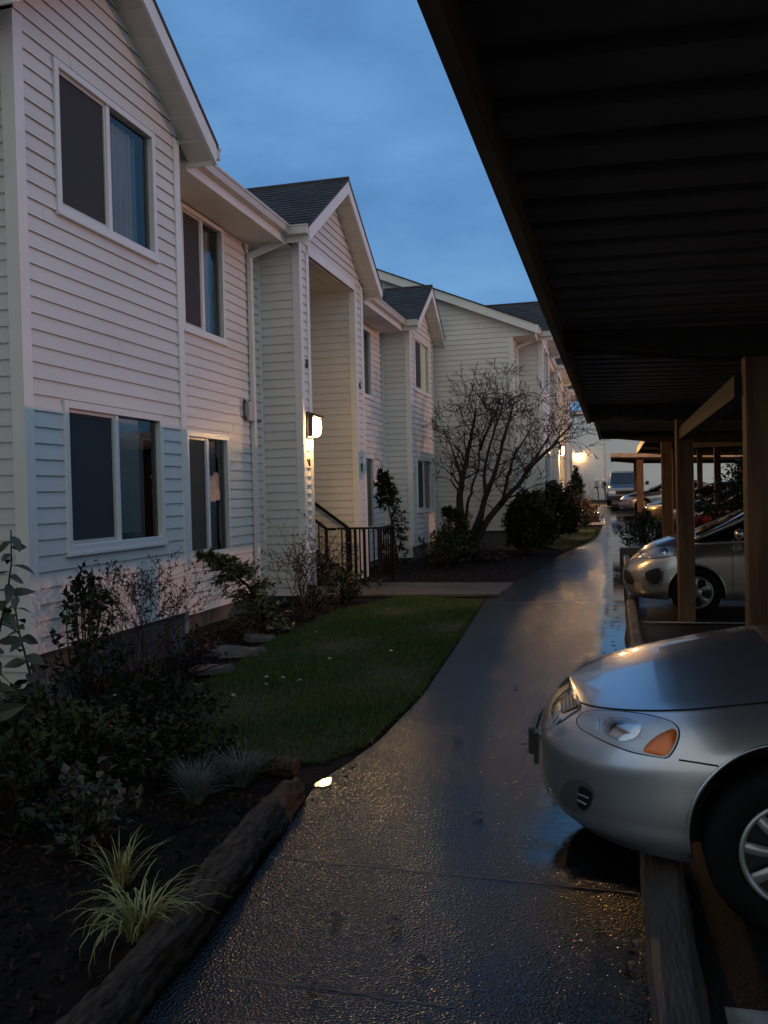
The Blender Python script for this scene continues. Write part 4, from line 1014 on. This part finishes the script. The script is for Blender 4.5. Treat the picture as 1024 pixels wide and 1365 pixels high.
c1 = Car("silver sedan nearest the camera with amber headlight corner, nose over the kerb", -.37, 4.28, 0, dict(SEDAN, wdz=-.055, wdu=.02, rim=.193), 'silver', lod=2.0)
HL = [(769, 962), (774, 953), (784, 948), (830, 949), (866, 954), (893, 961), (904, 970), (905, 982), (899, 998), (889, 1011), (872, 1008), (842, 1002), (812, 991), (788, 979), (774, 971)]
def grow_poly(poly, k):
    cx_ = sum(a for a, _ in poly) / len(poly); cy_ = sum(b for _, b in poly) / len(poly)
    return [(a + k * (a - cx_) / math.hypot(a - cx_, b - cy_), b + k * (b - cy_) / math.hypot(a - cx_, b - cy_)) for a, b in poly]
hl = c1.both(c1.patch(grow_poly(HL, 2.2), .0015), "headlight", "seal")
for i, h in enumerate(hl):
    f = (lambda m: m) if i == 0 else c1.mirror
    f(c1.patch(HL, .003)).build("reflector", "reflector", h, smooth=False)
    f(c1.patch([(812, 956), (842, 958), (858, 968), (850, 984), (828, 990), (806, 980), (802, 966)], .0055, .006)).build("reflector_bowl", "chrome", h, smooth=True)
    f(c1.patch([(780, 955), (798, 954), (800, 966), (800, 978), (786, 972), (776, 963)], .0055, .004)).build("reflector_bowl", "reflector", h, smooth=True)
    f(c1.patch([(901, 971), (903, 982), (897, 997), (888, 1009), (871, 1006), (856, 1002), (866, 989), (882, 978)], .0075, .004)).build("turn_signal", "amber", h, smooth=True)
    f(c1.patch(HL, .009, .012)).build("lens", "lens", h, smooth=True)
sl = c1.line([(905, 1013), (925, 1016), (950, 1020), (962, 1022)], .0035); c1.both(sl, "shut_line", "seal", c1.body)
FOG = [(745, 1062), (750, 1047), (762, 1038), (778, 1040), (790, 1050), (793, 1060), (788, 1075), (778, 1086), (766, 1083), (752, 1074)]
fg = c1.both(c1.patch(FOG, .0015), "fog_lamp_recess", "fogshade")  # flat patch on the bumper; the scoop's shade is put into darker grey
for i, h in enumerate(fg):
    f = (lambda m: m) if i == 0 else c1.mirror
    f(c1.patch([(772, 1047), (782, 1049), (791, 1058), (787, 1073), (779, 1081), (770, 1073), (771, 1060)], .0035)).build("opening", "seal", h)
    for a, b in (((771, 1058), (790, 1066)), ((771, 1066), (787, 1075))): f(c1.line([a, b], .005, .004)).build("slat", "grey", h)
GR = [(735, 946), (741, 933), (752, 922), (762, 916), (770, 928), (776, 943), (762, 952), (749, 962), (738, 968)]
gr_ = c1.both(c1.patch(GR, .004, .004), "grille_surround", "chrome")
for i, h in enumerate(gr_):
    f = (lambda m: m) if i == 0 else c1.mirror
    f(c1.patch([(748, 937), (760, 923), (766, 929), (773, 943), (760, 949), (750, 954)], .0095)).build("grille", "seal", h)
    for k_ in range(4): f(c1.line([(750 + 5 * k_, 951 - 2 * k_), (750 + 4.2 * k_, 936 - 4.4 * k_)], .0022, .011)).build("grille_bar", "reflector", h)
m = MB(); m.box(-.405, -.355, 4.28 - .15, 4.28 + .15, .375, .5); m.build("plate_bracket", "blackp", c1.root, bevel=.008)
m = MB(); m.box(-.372, -.3, 4.28 - .24, 4.28 + .24, .36, .5); m.build("lower_grille", "seal", c1.root)
m = MB()
for z in (.36, .31): m.tube([c1.W(.02 + .12 * abs(v) ** 2 * 3, v, z) for v in np.linspace(-.45, .45, 15)], .012, 6)
m.build("bumper_trim", "chrome", c1.root, smooth=True)

c2 = Car("warm silver hatchback behind the second post, headlight and black fog opening showing", .1, 12.28, .006, HATCH, 'champagne', hub='hub5')
HL2 = [(851, 742), (862, 733), (878, 728), (893, 727), (905, 731), (912, 735), (900, 740), (884, 743), (866, 745)]
h2 = c2.both(c2.patch(grow_poly(HL2, 1.0), .003), "headlight", "seal")
for i, h in enumerate(h2):
    f = (lambda m: m) if i == 0 else c2.mirror
    f(c2.patch(HL2, .005)).build("reflector", "reflector", h, smooth=False)
    f(c2.patch([(880, 731), (888, 730), (892, 735), (886, 741), (879, 739)], .009, .006)).build("reflector_bowl", "chrome", h, smooth=True)
    f(c2.patch(HL2, .015, .01)).build("lens", "lens", h, smooth=True)
F2 = [(857, 763), (882, 755), (879, 779), (868, 778)]
for i, h in enumerate(c2.both(c2.patch([(855, 762), (886, 753), (882, 782), (866, 781)], .004), "fog_lamp_surround", "chrome")):
    f = (lambda m: m) if i == 0 else c2.mirror
    f(c2.patch(F2, .008)).build("fog_lamp_recess", "seal", h)
c2.both(c2.patch([(834, 758), (841, 764), (846, 776), (842, 780), (835, 776), (832, 768)], .004), "lower_grille", "seal")
c2.both(c2.patch([(838, 744), (848, 735), (852, 738), (843, 746)], .004), "grille", "seal")

def simple_lights(c, u=.1):
    P = c.P
    for sg in (1, -1):
        m = MB(); pts = []
        for i in range(9):
            row = []
            for j in range(4):
                v = sg * (P['hw'] * (.58 + .36 * i / 8)); z = float(np.interp(.15, P['hu'], P['hz'])) - .05 - .035 * j * (1 - .5 * i / 8) + .05 * i / 8
                h = c.bvh.ray_cast(c.W(-1, v, z), Vector((1, 0, 0)))
                p = h[0] or c.W(.3, v, z); row.append(p + Vector((-.006, -sg * .004, 0)))
            pts.append(row)
        m.grid(pts); m.build("headlight", "reflector", c.root, smooth=True)
    m = MB(); m.box(c.nose - .012, c.nose + .03, c.yc - .4, c.yc + .4, c.z0 + .48, c.z0 + .6); m.build("grille", "seal", c.root)
    m = MB(); m.box(c.nose - .02, c.nose + .03, c.yc - .3, c.yc + .3, c.z0 + .27, c.z0 + .38); m.build("lower_grille", "seal", c.root)
for lab, nx, yc, P, pt in (("gold sedan under the third carport, headlight glinting, wheel showing", .95, 30.6, SEDAN, 'gold'),
                           ("dark red car mostly hidden behind the posts", 1.75, 24.6, HATCH, 'red'),
                           ("pale sedan beyond the gold one with shining headlights", .2, 38.6, SEDAN, 'white'),
                           ("unseen grey sedan added across the lot to block low lamp light", 8.8, 11.4, SEDAN, 'grey'),  # added out of view, keeps the lot lamp off the near ground
                           ("unseen white sedan added across the lot to block low lamp light", 8.6, 14.2, SEDAN, 'white'),  # second unseen car, added for the same light blocking
                           ("grey sedan hidden deep under the third carport", 1.4, 27.4, SEDAN, 'grey')):
    c = Car(lab, nx, yc, zlot(yc), P, pt, hub='hub7', lod=.5); simple_lights(c)

# van facing the camera at the far end
def van(x, y, z):
    t = thing("parked_van", "dark windscreened pale van parked at the far end by the white wall", "van", (x, y, z))
    def sec(yy, hwb, hwt, zt, zb=.3): return [(x - hwb, y + yy, z + zb), (x - hwb, y + yy, z + min(.95, zt * .6)), (x - (hwb + hwt) / 2, y + yy, z + (min(.95, zt * .6) + zt) / 2), (x - hwt, y + yy, z + zt - .05), (x - hwt + .1, y + yy, z + zt), (x + hwt - .1, y + yy, z + zt), (x + hwt, y + yy, z + zt - .05), (x + (hwb + hwt) / 2, y + yy, z + (min(.95, zt * .6) + zt) / 2), (x + hwb, y + yy, z + min(.95, zt * .6)), (x + hwb, y + yy, z + zb)]
    m = MB(); S = [sec(0, .78, .74, .82), sec(.06, .88, .8, .92), sec(.7, .92, .84, 1.06), sec(1.5, .94, .76, 1.72), sec(1.8, .95, .75, 1.8), sec(4.6, .95, .76, 1.8), sec(4.75, .93, .74, 1.7)]
    m.grid(S); m.add(S[0], [tuple(range(10))]); m.add(S[-1], [tuple(range(10))[::-1]]); m.build("body", "grey", t, smooth=False, bevel=.02)
    m = MB(); m.quad((x - .76, y + .78, z + 1.1), (x + .76, y + .78, z + 1.1), (x + .68, y + 1.44, z + 1.68), (x - .68, y + 1.44, z + 1.68)); m.v = [(a, b - .03, c + .03) for a, b, c in m.v]; m.build("windscreen", "carglass", t)
    for sg in (-1, 1):
        m = MB(); m.quad((x + sg * .962, y + 1.5, z + 1.05), (x + sg * .962, y + 4.3, z + 1.05), (x + sg * .8, y + 4.3, z + 1.6), (x + sg * .8, y + 1.75, z + 1.6)); m.build("side_window", "carglass", t)
        m = MB(); m.box(x + sg * .7 - .16, x + sg * .7 + .16, y - .03, y + .02, z + .62, z + .78); m.build("headlight", "reflector", t, bevel=.02)
        m = MB(); m.box(x + sg * 1.06 - .09, x + sg * 1.06 + .09, y + 1.0, y + 1.1, z + 1.05, z + 1.25); m.build("wing_mirror", "blackp", t, bevel=.03)
        for yy in (.9, 3.8):
            m = MB(); n_ = 24; c0 = [(x + sg * .96, y + yy + .34 * math.cos(6.283 * i / n_), z + .34 + .34 * math.sin(6.283 * i / n_)) for i in range(n_)]; m.prism(c0, (-sg * .22, 0, 0)); m.build("wheel", "rubber", t)
    m = MB(); m.box(x - .5, x + .5, y - .025, y + .02, z + .6, z + .76); m.build("grille", "seal", t)
    m = MB(); m.box(x - .9, x + .9, y - .06, y + .1, z + .3, z + .52); m.build("bumper", "blackp", t, bevel=.03)
van(.62, 46.5, zg(46.5))
# ------------------------------------------------------------------ plants
def rv(r_=random): 
    while True:
        v = Vector((r_.uniform(-1, 1), r_.uniform(-1, 1), r_.uniform(-1, 1)))
        if .05 < v.length < 1: return v.normalized()
def leafy(name, label, cat, base, rad, h, n_clump, per, L, Wd, mat, group=None, stem="bark", spread=.9, droop=.0, flowers=0, zc=.55, stems=9, seed=1, upright=.35):
    """many small leaves carried on twigs that fan out from the base; uneven outline"""
    per = int(per * 1.7); L *= 1.3; Wd *= 1.4; n_clump = int(n_clump * 1.25)
    rr = random.Random(seed); t = thing(name, label, cat, base, group); B = Vector(base)
    lf, sm, fl = MB(), MB(), MB(); tips = []
    for i in range(n_clump):
        a = rr.uniform(0, 6.283); q = math.sqrt(rr.uniform(.02, 1)); zz = h * (rr.uniform(.12, 1) ** .75)
        env = math.sin(min(1, max(.05, (zz / h))) ** .9 * math.pi) ** .5 if zz / h > .5 else (.62 + .38 * zz / h * 2)
        lump = 1 + .22 * math.sin(3 * a + seed) + .15 * math.sin(5 * a + zz * 4)
        c = B + Vector((rad * q * env * lump * math.cos(a), rad * q * env * lump * math.sin(a), zz * (1 + .08 * math.sin(2 * a + seed)))); tips.append(c)
    for c in rr.sample(tips, min(len(tips), stems * 4)):
        st_ = B + Vector((rr.uniform(-.05, .05), rr.uniform(-.05, .05), 0)); mid = st_.lerp(c, .55) + Vector((rr.uniform(-.06, .06) * rad * 2, rr.uniform(-.06, .06) * rad * 2, .08 * h))
        sm.tube([st_, mid, c], [.009, .006, .003], 5)
    for c in tips:
        out = (c - B - Vector((0, 0, h * .3))); out = out.normalized() if out.length > .01 else Vector((0, 0, 1))
        tw = (out + rv(rr) * .5 + Vector((0, 0, upright))).normalized(); Lt = L * rr.uniform(1.8, 3.4)
        for k in range(per):
            f = k / max(1, per - 1); p = c + tw * (Lt * (f - .5)) + rv(rr) * L * .25
            d = (tw * rr.uniform(.2, .8) + rv(rr) * spread + Vector((0, 0, -droop))).normalized(); s_ = rr.uniform(.6, 1.2)
            lf.leaf(p, d, (rv(rr) * .6 + Vector((0, 0, 1))).normalized(), L * s_, Wd * s_, rr.uniform(.1, .5))
    lf.build("foliage", mat, t); sm.build("stem", stem, t)
    for c in rr.sample(tips, min(flowers, len(tips))):
        fl = MB(); p = c + Vector((0, 0, .02))
        fl.add([p + Vector((.016 * math.cos(q * .628) * (1 if q % 2 else .5), .016 * math.sin(q * .628) * (1 if q % 2 else .5), .006 * (q % 2))) for q in range(10)], [tuple(range(10))]); fl.build("flower", "flower", t)
    return t
def grow(mb, lf, p, d, L, r_, depth, rr, up=.15, leafp=0, leafL=.03, leafW=.018, wob=.35, kids=(2, 3), taper=.62, minr=.0018):
    seg = 4; pts = [p]; rad = [r_]; dd = d.copy()
    for i in range(seg):
        dd = (dd + rv(rr) * wob * .35 + Vector((0, 0, up * .25))).normalized(); pts.append(pts[-1] + dd * (L / seg)); rad.append(max(minr, r_ * (1 - (1 - taper) * (i + 1) / seg)))
    mb.tube(pts, rad, 5 if r_ > .006 else 3, cap=False)
    if lf is not None and depth <= 1:
        for q in pts[1:]:
            if rr.random() < leafp: lf.leaf(q, (rv(rr) + dd * .5).normalized(), rv(rr), leafL * rr.uniform(.6, 1.3), leafW, .4)
    if depth <= 0: return
    for k in range(rr.randint(*kids)):
        i = rr.choice([2, 3, 4]) if k else 4
        nd = (dd + rv(rr) * .85).normalized()
        grow(mb, lf, pts[i], nd, L * rr.uniform(.55, .82), rad[i] * .72, depth - 1, rr, up, leafp, leafL, leafW, wob, kids, taper, minr)
def twiggy(name, label, cat, base, h, n, depth, mat, lmat, leafp, seed, spread=.5, group=None, r0=.009, leafL=.035, kids=(2, 3)):
    rr = random.Random(seed); t = thing(name, label, cat, base, group); sm, lf = MB(), MB()
    for i in range(n):
        a = rr.uniform(0, 6.283); d = Vector((math.cos(a) * spread * rr.uniform(.3, 1.2), math.sin(a) * spread * rr.uniform(.3, 1.2), 1)).normalized()
        grow(sm, lf, Vector(base) + Vector((rr.uniform(-.06, .06), rr.uniform(-.06, .06), -.03)), d, h * rr.uniform(.38, .52), r0, depth, rr, .3, leafp, leafL, leafL * .5, .4, kids)
    sm.build("stem", mat, t)
    if lf.v: lf.build("foliage", lmat, t)
    return t
def sprays(name, label, cat, base, axis_pts, rad, n, per, L, Wd, mat, seed, stem="bark", taper=1.0, group=None, droop=.25):
    n = int(n * 1.7); per = int(per * 1.5); L *= 1.25; Wd *= 1.5
    """conifer-like plant: flat sprays set along a leading stem"""
    rr = random.Random(seed); t = thing(name, label, cat, base, group); lf, sm = MB(), MB(); pts = [Vector(p) for p in axis_pts]
    sm.tube(pts, [.028 * (1 - .8 * i / (len(pts) - 1)) for i in range(len(pts))], 6)
    for i in range(n):
        f = rr.random() ** .85; tt = f * (len(pts) - 1); k = min(int(tt), len(pts) - 2); p = pts[k].lerp(pts[k + 1], tt - k)
        R_ = rad * ((1 - f) ** taper * .95 + .08) * rr.uniform(.45, 1.15); a = rr.uniform(0, 6.283)
        d = Vector((math.cos(a), math.sin(a), rr.uniform(-.1, .55))).normalized(); e = p + d * R_; sm.tube([p, p.lerp(e, .5) + Vector((0, 0, .03 * R_)), e - Vector((0, 0, droop * R_ * .3))], [.006, .004, .002], 4, cap=False)
        for q in range(per):
            u = rr.uniform(.25, 1.08); c = p.lerp(e, u) - Vector((0, 0, droop * R_ * .3 * u * u)); dd = (d * .8 + rv(rr) * .7 - Vector((0, 0, .1))).normalized()
            lf.leaf(c, dd, (Vector((0, 0, 1)) + rv(rr) * .5).normalized(), L * rr.uniform(.6, 1.3), Wd * rr.uniform(.7, 1.2), .2)
    lf.build("foliage", mat, t); sm.build("stem", stem, t); return t
def tuft(name, label, base, n, L, wd, mat, seed, arch=1.0, up=.9, group=None, bias=(0, 0)):
    rr = random.Random(seed); mb = MB()
    for i in range(n):
        a = rr.uniform(0, 6.283); d = Vector((math.cos(a) + bias[0], math.sin(a) + bias[1], 0)); k = 7; el = rr.uniform(.25, 1.15) * up; LL = L * rr.uniform(.55, 1.1); p = Vector(base) + Vector((rr.uniform(-.03, .03), rr.uniform(-.03, .03), 0)); row = []; th = math.atan2(el, .42) ; bend = arch * rr.uniform(.6, 1.5)
        dh = d.normalized(); sd = Vector((-dh.y, dh.x, 0)); w2 = wd * rr.uniform(.6, 1.1)
        for q in range(k + 1):
            f = q / k; ww = w2 * (1 - f ** 2.2) + .0004
            row.append([p - sd * ww, p + Vector((0, 0, -.0012)), p + sd * ww]); th2 = th - bend * f * f * 1.6; p = p + (dh * math.cos(th2) + Vector((0, 0, math.sin(th2)))) * (LL / k)
        mb.grid(row)
    return tag(mb.build(name, mat, None), label, "plant", group)

G = lambda x, y: (x, y, zg(y) + .01)
# near bed, from the left edge of the picture
def stem_plant(base, tip, nleaf, L, W_, seed, label):
    rr = random.Random(seed); t = thing("leafy_stem", label, "plant", base); b, e = Vector(base), Vector(tip); sm, lf = MB(), MB()
    pts = [b.lerp(e, i / 8) + Vector((.03 * math.sin(i * .9 + seed), .03 * math.cos(i * .7 + seed), 0)) * (i / 8) for i in range(9)]; sm.tube(pts, [.012 - .0011 * i for i in range(9)], 6)
    for i in range(nleaf):
        f = .22 + .78 * i / nleaf; tt = f * 8; k = min(int(tt), 7); p = pts[k].lerp(pts[k + 1], tt - k); a = i * 2.4 + seed
        d = Vector((math.cos(a), math.sin(a), rr.uniform(-.75, .25))).normalized(); s_ = (1.15 - .55 * f) * rr.uniform(.8, 1.15); lf.broad_leaf(p, d, (Vector((.3, -.5, .7)) + rv(rr) * .6).normalized(), L * s_, W_ * s_, rr.uniform(.1, .7))
    sm.build("stem", "leaf_dk", t); lf.build("foliage", "leaf_gy", t)
stem_plant(G(-3.55, 4.3), at_y(12, 706, 4.15), 34, .19, .085, 2, "tall leafy stem at the left edge in front of the corner board")
stem_plant(G(-3.5, 4.75), at_y(26, 786, 4.75), 22, .16, .085, 5, "shorter leafy stem beside the corner board with drooping broad leaves")
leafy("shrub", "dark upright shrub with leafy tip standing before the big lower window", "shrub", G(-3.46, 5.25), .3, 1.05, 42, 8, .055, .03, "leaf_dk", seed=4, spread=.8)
stem_plant(G(-3.45, 5.25), at_y(128, 756, 5.25), 20, .08, .035, 3, "thin leafy shoot rising out of the dark upright shrub")
twiggy("shrub", "purple brown bare twigged shrub below the big lower window's right half", "shrub", G(-3.75, 6.5), 1.0, 16, 4, "twig", "leaf_rd", .35, 5, spread=.55)
leafy("shrub", "wine red low bush between the bare twigs and the lawn", "shrub", G(-3.72, 7.1), .42, .42, 45, 8, .03, .02, "leaf_rd", seed=14)
for k, (x, y, r_, h, m_, lab, fl) in enumerate((
    (-3.35, 4.55, .5, .42, "leaf_md", "broad green shrub filling the left edge under the leafy stems", 0),
    (-2.95, 4.35, .42, .36, "leaf_md", "low spreading green shrub in front of the tall ones at left", 0),
    (-3.0, 5.35, .42, .36, "leaf_dk", "low dark shrub with a few white blossoms next to the lawn", 12),
    (-2.85, 3.65, .42, .36, "leaf_dk", "dark low bush at the lower left edge", 0),
    (-2.45, 4.5, .35, .3, "leaf_dk", "flat dark ground plant behind the blue grass", 5),
    (-3.4, 3.7, .45, .42, "leaf_md", "green bush cut by the left edge of the picture", 0),
    (-2.35, 3.55, .2, .3, "leaf_gy", "small grey green sprig in the middle of the near bed", 0))):
    leafy("shrub", lab, "shrub", G(x, y), r_, h, int(52 * r_ / .4), 8, .046 if m_ != "leaf_gy" else .045, .026, m_, seed=20 + k, flowers=fl, group=None)
# along the near block
sprays("shrub", "leaning gold green evergreen bush under the small lower window", "shrub", G(-3.95, 9.6), [G(-3.95, 9.6), (-3.95, 9.5, .35), (-4.02, 9.25, .62), (-4.12, 8.9, .86), (-4.25, 8.6, 1.02)], .42, 70, 16, .06, .02, "leaf_yl", 3, taper=.6)
twiggy("shrub", "red twigged bare bush at the foot of the downspout and lamp column", "shrub", G(-3.95, 10.9), 1.12, 15, 3, "twig", "leaf_rd", .8, 8, spread=.42, r0=.008, leafL=.04)
leafy("shrub", "low dull green bush at the mouth of the stair porch", "shrub", G(-3.9, 12.55), .42, .45, 60, 8, .05, .022, "leaf_md", seed=33)
leafy("shrub", "small low bush behind the red twigged bush", "shrub", G(-4.15, 11.8), .28, .28, 30, 8, .04, .02, "leaf_dk", seed=34)
tb = G(at_y(534, 778, 17.1).x, 17.1)
sprays("shrub", "slim dark evergreen with a curled bare top beside the railing", "shrub", tb, [tuple(at_y(534, 778, 17.1)), tuple(at_y(529, 735, 17.1)), tuple(at_y(521, 690, 17.1)), tuple(at_y(514, 655, 17.1)), tuple(at_y(510, 628, 17.1))], .46, 76, 13, .075, .028, "leaf_dk", 6, taper=.7)
m = MB(); m.tube([at_y(x, y, 17.1) for x, y in ((509, 640), (510, 622), (506, 613), (500, 611), (496, 616))], [.01, .008, .007, .005, .004], 5); tag(m.build("vine", "bark", None), "bare curled shoot above the slim dark evergreen", "plant")
leafy("shrub", "loose leafy bush between the slim evergreen and the window of the far bay", "shrub", G(-3.35, 17.9), .5, .75, 60, 8, .06, .03, "leaf_md", seed=41)
b2 = G(-3.35, 18.9)
sprays("shrub", "spiky green juniper at the foot of the bare tree", "shrub", b2, [b2, (-3.35, 18.9, .5), (-3.3, 18.9, 1.05), tuple(at_y(594, 680, 18.9))], .55, 120, 14, .09, .02, "leaf_md", 11, taper=.8, droop=-.5)
leafy("shrub", "low dark ground shrub under the bare tree", "shrub", G(-2.8, 19.3), .6, .25, 60, 8, .05, .025, "leaf_rd", seed=43)
leafy("shrub", "clipped dark green bush, the nearer and paler of the pair by the gable corner", "shrub", G(-1.98, 20.9), .56, 1.25, 330, 13, .085, .045, "leaf_dk", seed=51, group="clipped bushes at the gable corner")
leafy("shrub", "clipped dark green bush, the farther of the pair by the gable corner", "shrub", G(-1.62, 23.4), .7, 1.4, 330, 13, .09, .05, "leaf_dk", seed=52, group="clipped bushes at the gable corner")
twiggy("shrub", "reddish brown bare bush beyond the small far lawn", "shrub", G(-1.1, 32), 1.1, 20, 3, "twig", "leaf_rd", .8, 15, spread=.8, r0=.012)
leafy("shrub", "brown low bush beside the far railing", "shrub", G(-.95, 30.3), .6, .75, 90, 8, .07, .03, "leaf_rd", seed=54)
leafy("shrub", "narrow dark column shrub near the far lamp", "shrub", G(-1.42, 35), .36, 1.75, 120, 8, .09, .05, "leaf_dk", seed=55)
leafy("shrub", "dark low shrub on the right edge of the path behind the hatchback", "shrub", G(.72, 21.2), .62, .8, 110, 9, .08, .03, "leaf_dk", seed=61)
leafy("shrub", "large dark evergreen bush behind the hatchback's windscreen", "shrub", G(3.0, 20.2), 1.0, 2.15, 260, 10, .1, .04, "leaf_dk", seed=62)
leafy("shrub", "tall dark shrub deep in the carport row behind the posts", "shrub", G(4.6, 21.5), 1.3, 2.0, 220, 10, .1, .04, "leaf_dk", seed=63)
# grass tufts
tuft("fescue_grass", "blue grey fescue tuft, the nearer and rounder one in the near bed", G(-2.14, 4.2), 330, .26, .0022, "fescue", 2, .55, 1.3, "blue fescue tufts")
tuft("fescue_grass", "blue grey fescue tuft behind its twin, close to the short log", G(-2.02, 4.5), 280, .25, .0022, "fescue", 3, .55, 1.3, "blue fescue tufts")
tuft("sedge", "upright striped sedge with a tan centre, farther from the path", G(-2.0, 3.22), 60, .25, .0034, "sedge", 4, .6, 1.6, "striped sedge tufts")
tuft("sedge", "arching striped sedge spilling over the long log", G(-1.69, 2.84), 120, .36, .0036, "sedge", 5, 1.5, 1.2, "striped sedge tufts", bias=(.25, -.1))

# bare many stemmed tree
tr = thing("bare_tree", "bare many stemmed small tree before the plain gable wall", "tree", G(-3.42, 20.3))
rr = random.Random(19); tk, tw, lf = MB(), MB(), MB()
YT = 20.3
stems = [[(620, 742), (619, 705), (612, 665), (616, 640), (624, 605), (630, 575), (634, 548)],
         [(619, 705), (623, 672), (630, 650), (637, 622), (640, 590), (650, 560)],
         [(622, 742), (634, 706), (645, 668), (660, 632), (668, 600), (676, 566), (684, 540)],
         [(628, 740), (645, 700), (668, 672), (690, 648), (708, 622), (728, 603), (745, 585), (762, 566)],
         [(625, 738), (638, 705), (648, 660), (646, 625), (654, 590), (664, 560), (672, 530)],
         [(652, 690), (678, 664), (700, 652)], [(668, 672), (676, 640), (684, 610), (700, 585), (712, 560)],
         [(700, 628), (722, 600), (738, 570)], [(616, 642), (606, 610), (600, 585)], [(640, 600), (652, 570), (658, 545)]]
depth = [-.1, .25, -.25, .1, .35, .15, -.2, .3, .2, -.2]
dropy = lambda y: 740 + (y - 740) * 1.0
for i, s_ in enumerate(stems):
    pts = [at_y(x, y, YT + depth[i] * (k / max(1, len(s_) - 1)) * 2.4) for k, (x, y) in enumerate(s_)]
    r0 = .11 if i == 0 else .085 if i in (2, 3) else .062 if i == 4 else .042; rad = [r0 * (1 - .8 * k / (len(pts) - 1)) for k in range(len(pts))]
    fine = [pts[0]]; fr = [rad[0]]
    for k in range(len(pts) - 1):
        for q in (1, 2, 3): fine.append(pts[k].lerp(pts[k + 1], q / 3) + rv(rr) * .02); fr.append(rad[k] + (rad[k + 1] - rad[k]) * q / 3)
    tk.tube(fine, fr, 8)
    for k in range(int(len(fine) * .42) if i not in (5, 6, 7, 8, 9) else 1, len(fine)):
        d0 = (fine[k] - fine[k - 1]).normalized()
        for q in range(1 if k < len(fine) * .7 else 2):
            nd = (d0 * .75 + rv(rr) * .95 + Vector((0, 0, .1))).normalized(); grow(tw, lf, fine[k], nd, rr.uniform(.34, .56), max(.007, fr[k] * .4), 3, rr, .12, .09, .05, .03, .55, (2, 3), .6, .0055)
tk.build("trunk", "bark", tr, smooth=True); cr_ = tw.build("crown", "twig", tr); lf.build("dead_leaf", "wetleaf", cr_)

# fallen leaves
def fallen(x, y, L, mat, label, group, z=None, a=None):
    rr = random.Random(int(x * 1000 + y * 77)); mb = MB(); a = rr.uniform(0, 6.28); z = zg(y) + .022 if z is None else z; k = 8; row = []
    for i in range(k + 1):
        f = i / k; wd = L * .33 * math.sin(math.pi * min(1, f * 1.02)) ** .7 * (1 + .25 * math.sin(i * 2.7)) + .001; c = Vector((x + math.cos(a) * L * (f - .5), y + math.sin(a) * L * (f - .5), z + .012 * math.sin(f * 3.1)))
        sd = Vector((-math.sin(a), math.cos(a), 0)); row.append([c - sd * wd + Vector((0, 0, .008)), c, c + sd * wd + Vector((0, 0, .006))])
    mb.grid(row); return tag(mb.build("fallen_leaf", mat, None), label, "leaf", group)
for (px, py) in ((400, 910), (376, 906), (357, 905), (353, 915), (310, 930), (440, 880), (420, 845), (520, 870)):
    d = sight(px, py); t_ = (.06 - EYE) / d[2]; fallen(d[0] * t_, d[1] * t_, .06, "deadleaf", "pale fallen leaf lying on the dark lawn", "pale leaves on the lawn", .068)
for (px, py) in ((688, 916), (700, 995), (637, 1088), (735, 1027), (742, 1062), (755, 1068), (525, 1232), (447, 1222), (845, 1262), (838, 1290), (800, 1235), (610, 985), (420, 1320), (560, 1285)):
    d = sight(px, py); t_ = (.02 - EYE) / d[2]; fallen(d[0] * t_, d[1] * t_, .055, "wetleaf", "wet brown leaf stuck to the asphalt path", "wet leaves on the path")
rr = random.Random(4)
for i in range(26):
    y = rr.uniform(7.6, 12.6); x = rr.uniform(-.32, .06); fallen(x, y, rr.uniform(.025, .06), "wetleaf", "small dark leaf floating in the puddle along the kerb timber", "leaves in the kerbside puddle", zg(y) + .02)

# parking lot lamp that throws the pinkish light over the carport roofs (it stands beyond the frame, right)
lp = thing("street_lamp", "tall parking lot lamp post beyond the cars", "street lamp", (25, 27, .2))
m = MB(); m.tube([(25, 27, 0), (25, 27, 5.1)], [.09, .06], 10); m.build("pole", "black", lp)
m = MB(); m.box(24.5, 25.1, 26.85, 27.15, 5.05, 5.18); m.build("head", "black", lp, bevel=.02)
L_ = bpy.data.lights.new("street_lamp_light", 'POINT'); L_.energy = 8500; L_.color = (1, .46, .31); L_.shadow_soft_size = .12
lo = bpy.data.objects.new("street_lamp_light", L_); COL.objects.link(lo); lo.location = (24.75, 27, 4.9)

SC.view_settings.view_transform = 'Standard'; SC.view_settings.look = 'None'; SC.view_settings.exposure = 0; SC.view_settings.gamma = 1
SC.render.engine = 'CYCLES'; SC.cycles.use_denoising = True
SC.cycles.max_bounces = 6; SC.cycles.diffuse_bounces = 3; SC.cycles.glossy_bounces = 4; SC.cycles.transparent_max_bounces = 10
SC.cycles.caustics_reflective = False; SC.cycles.caustics_refractive = False; SC.cycles.sample_clamp_indirect = 4
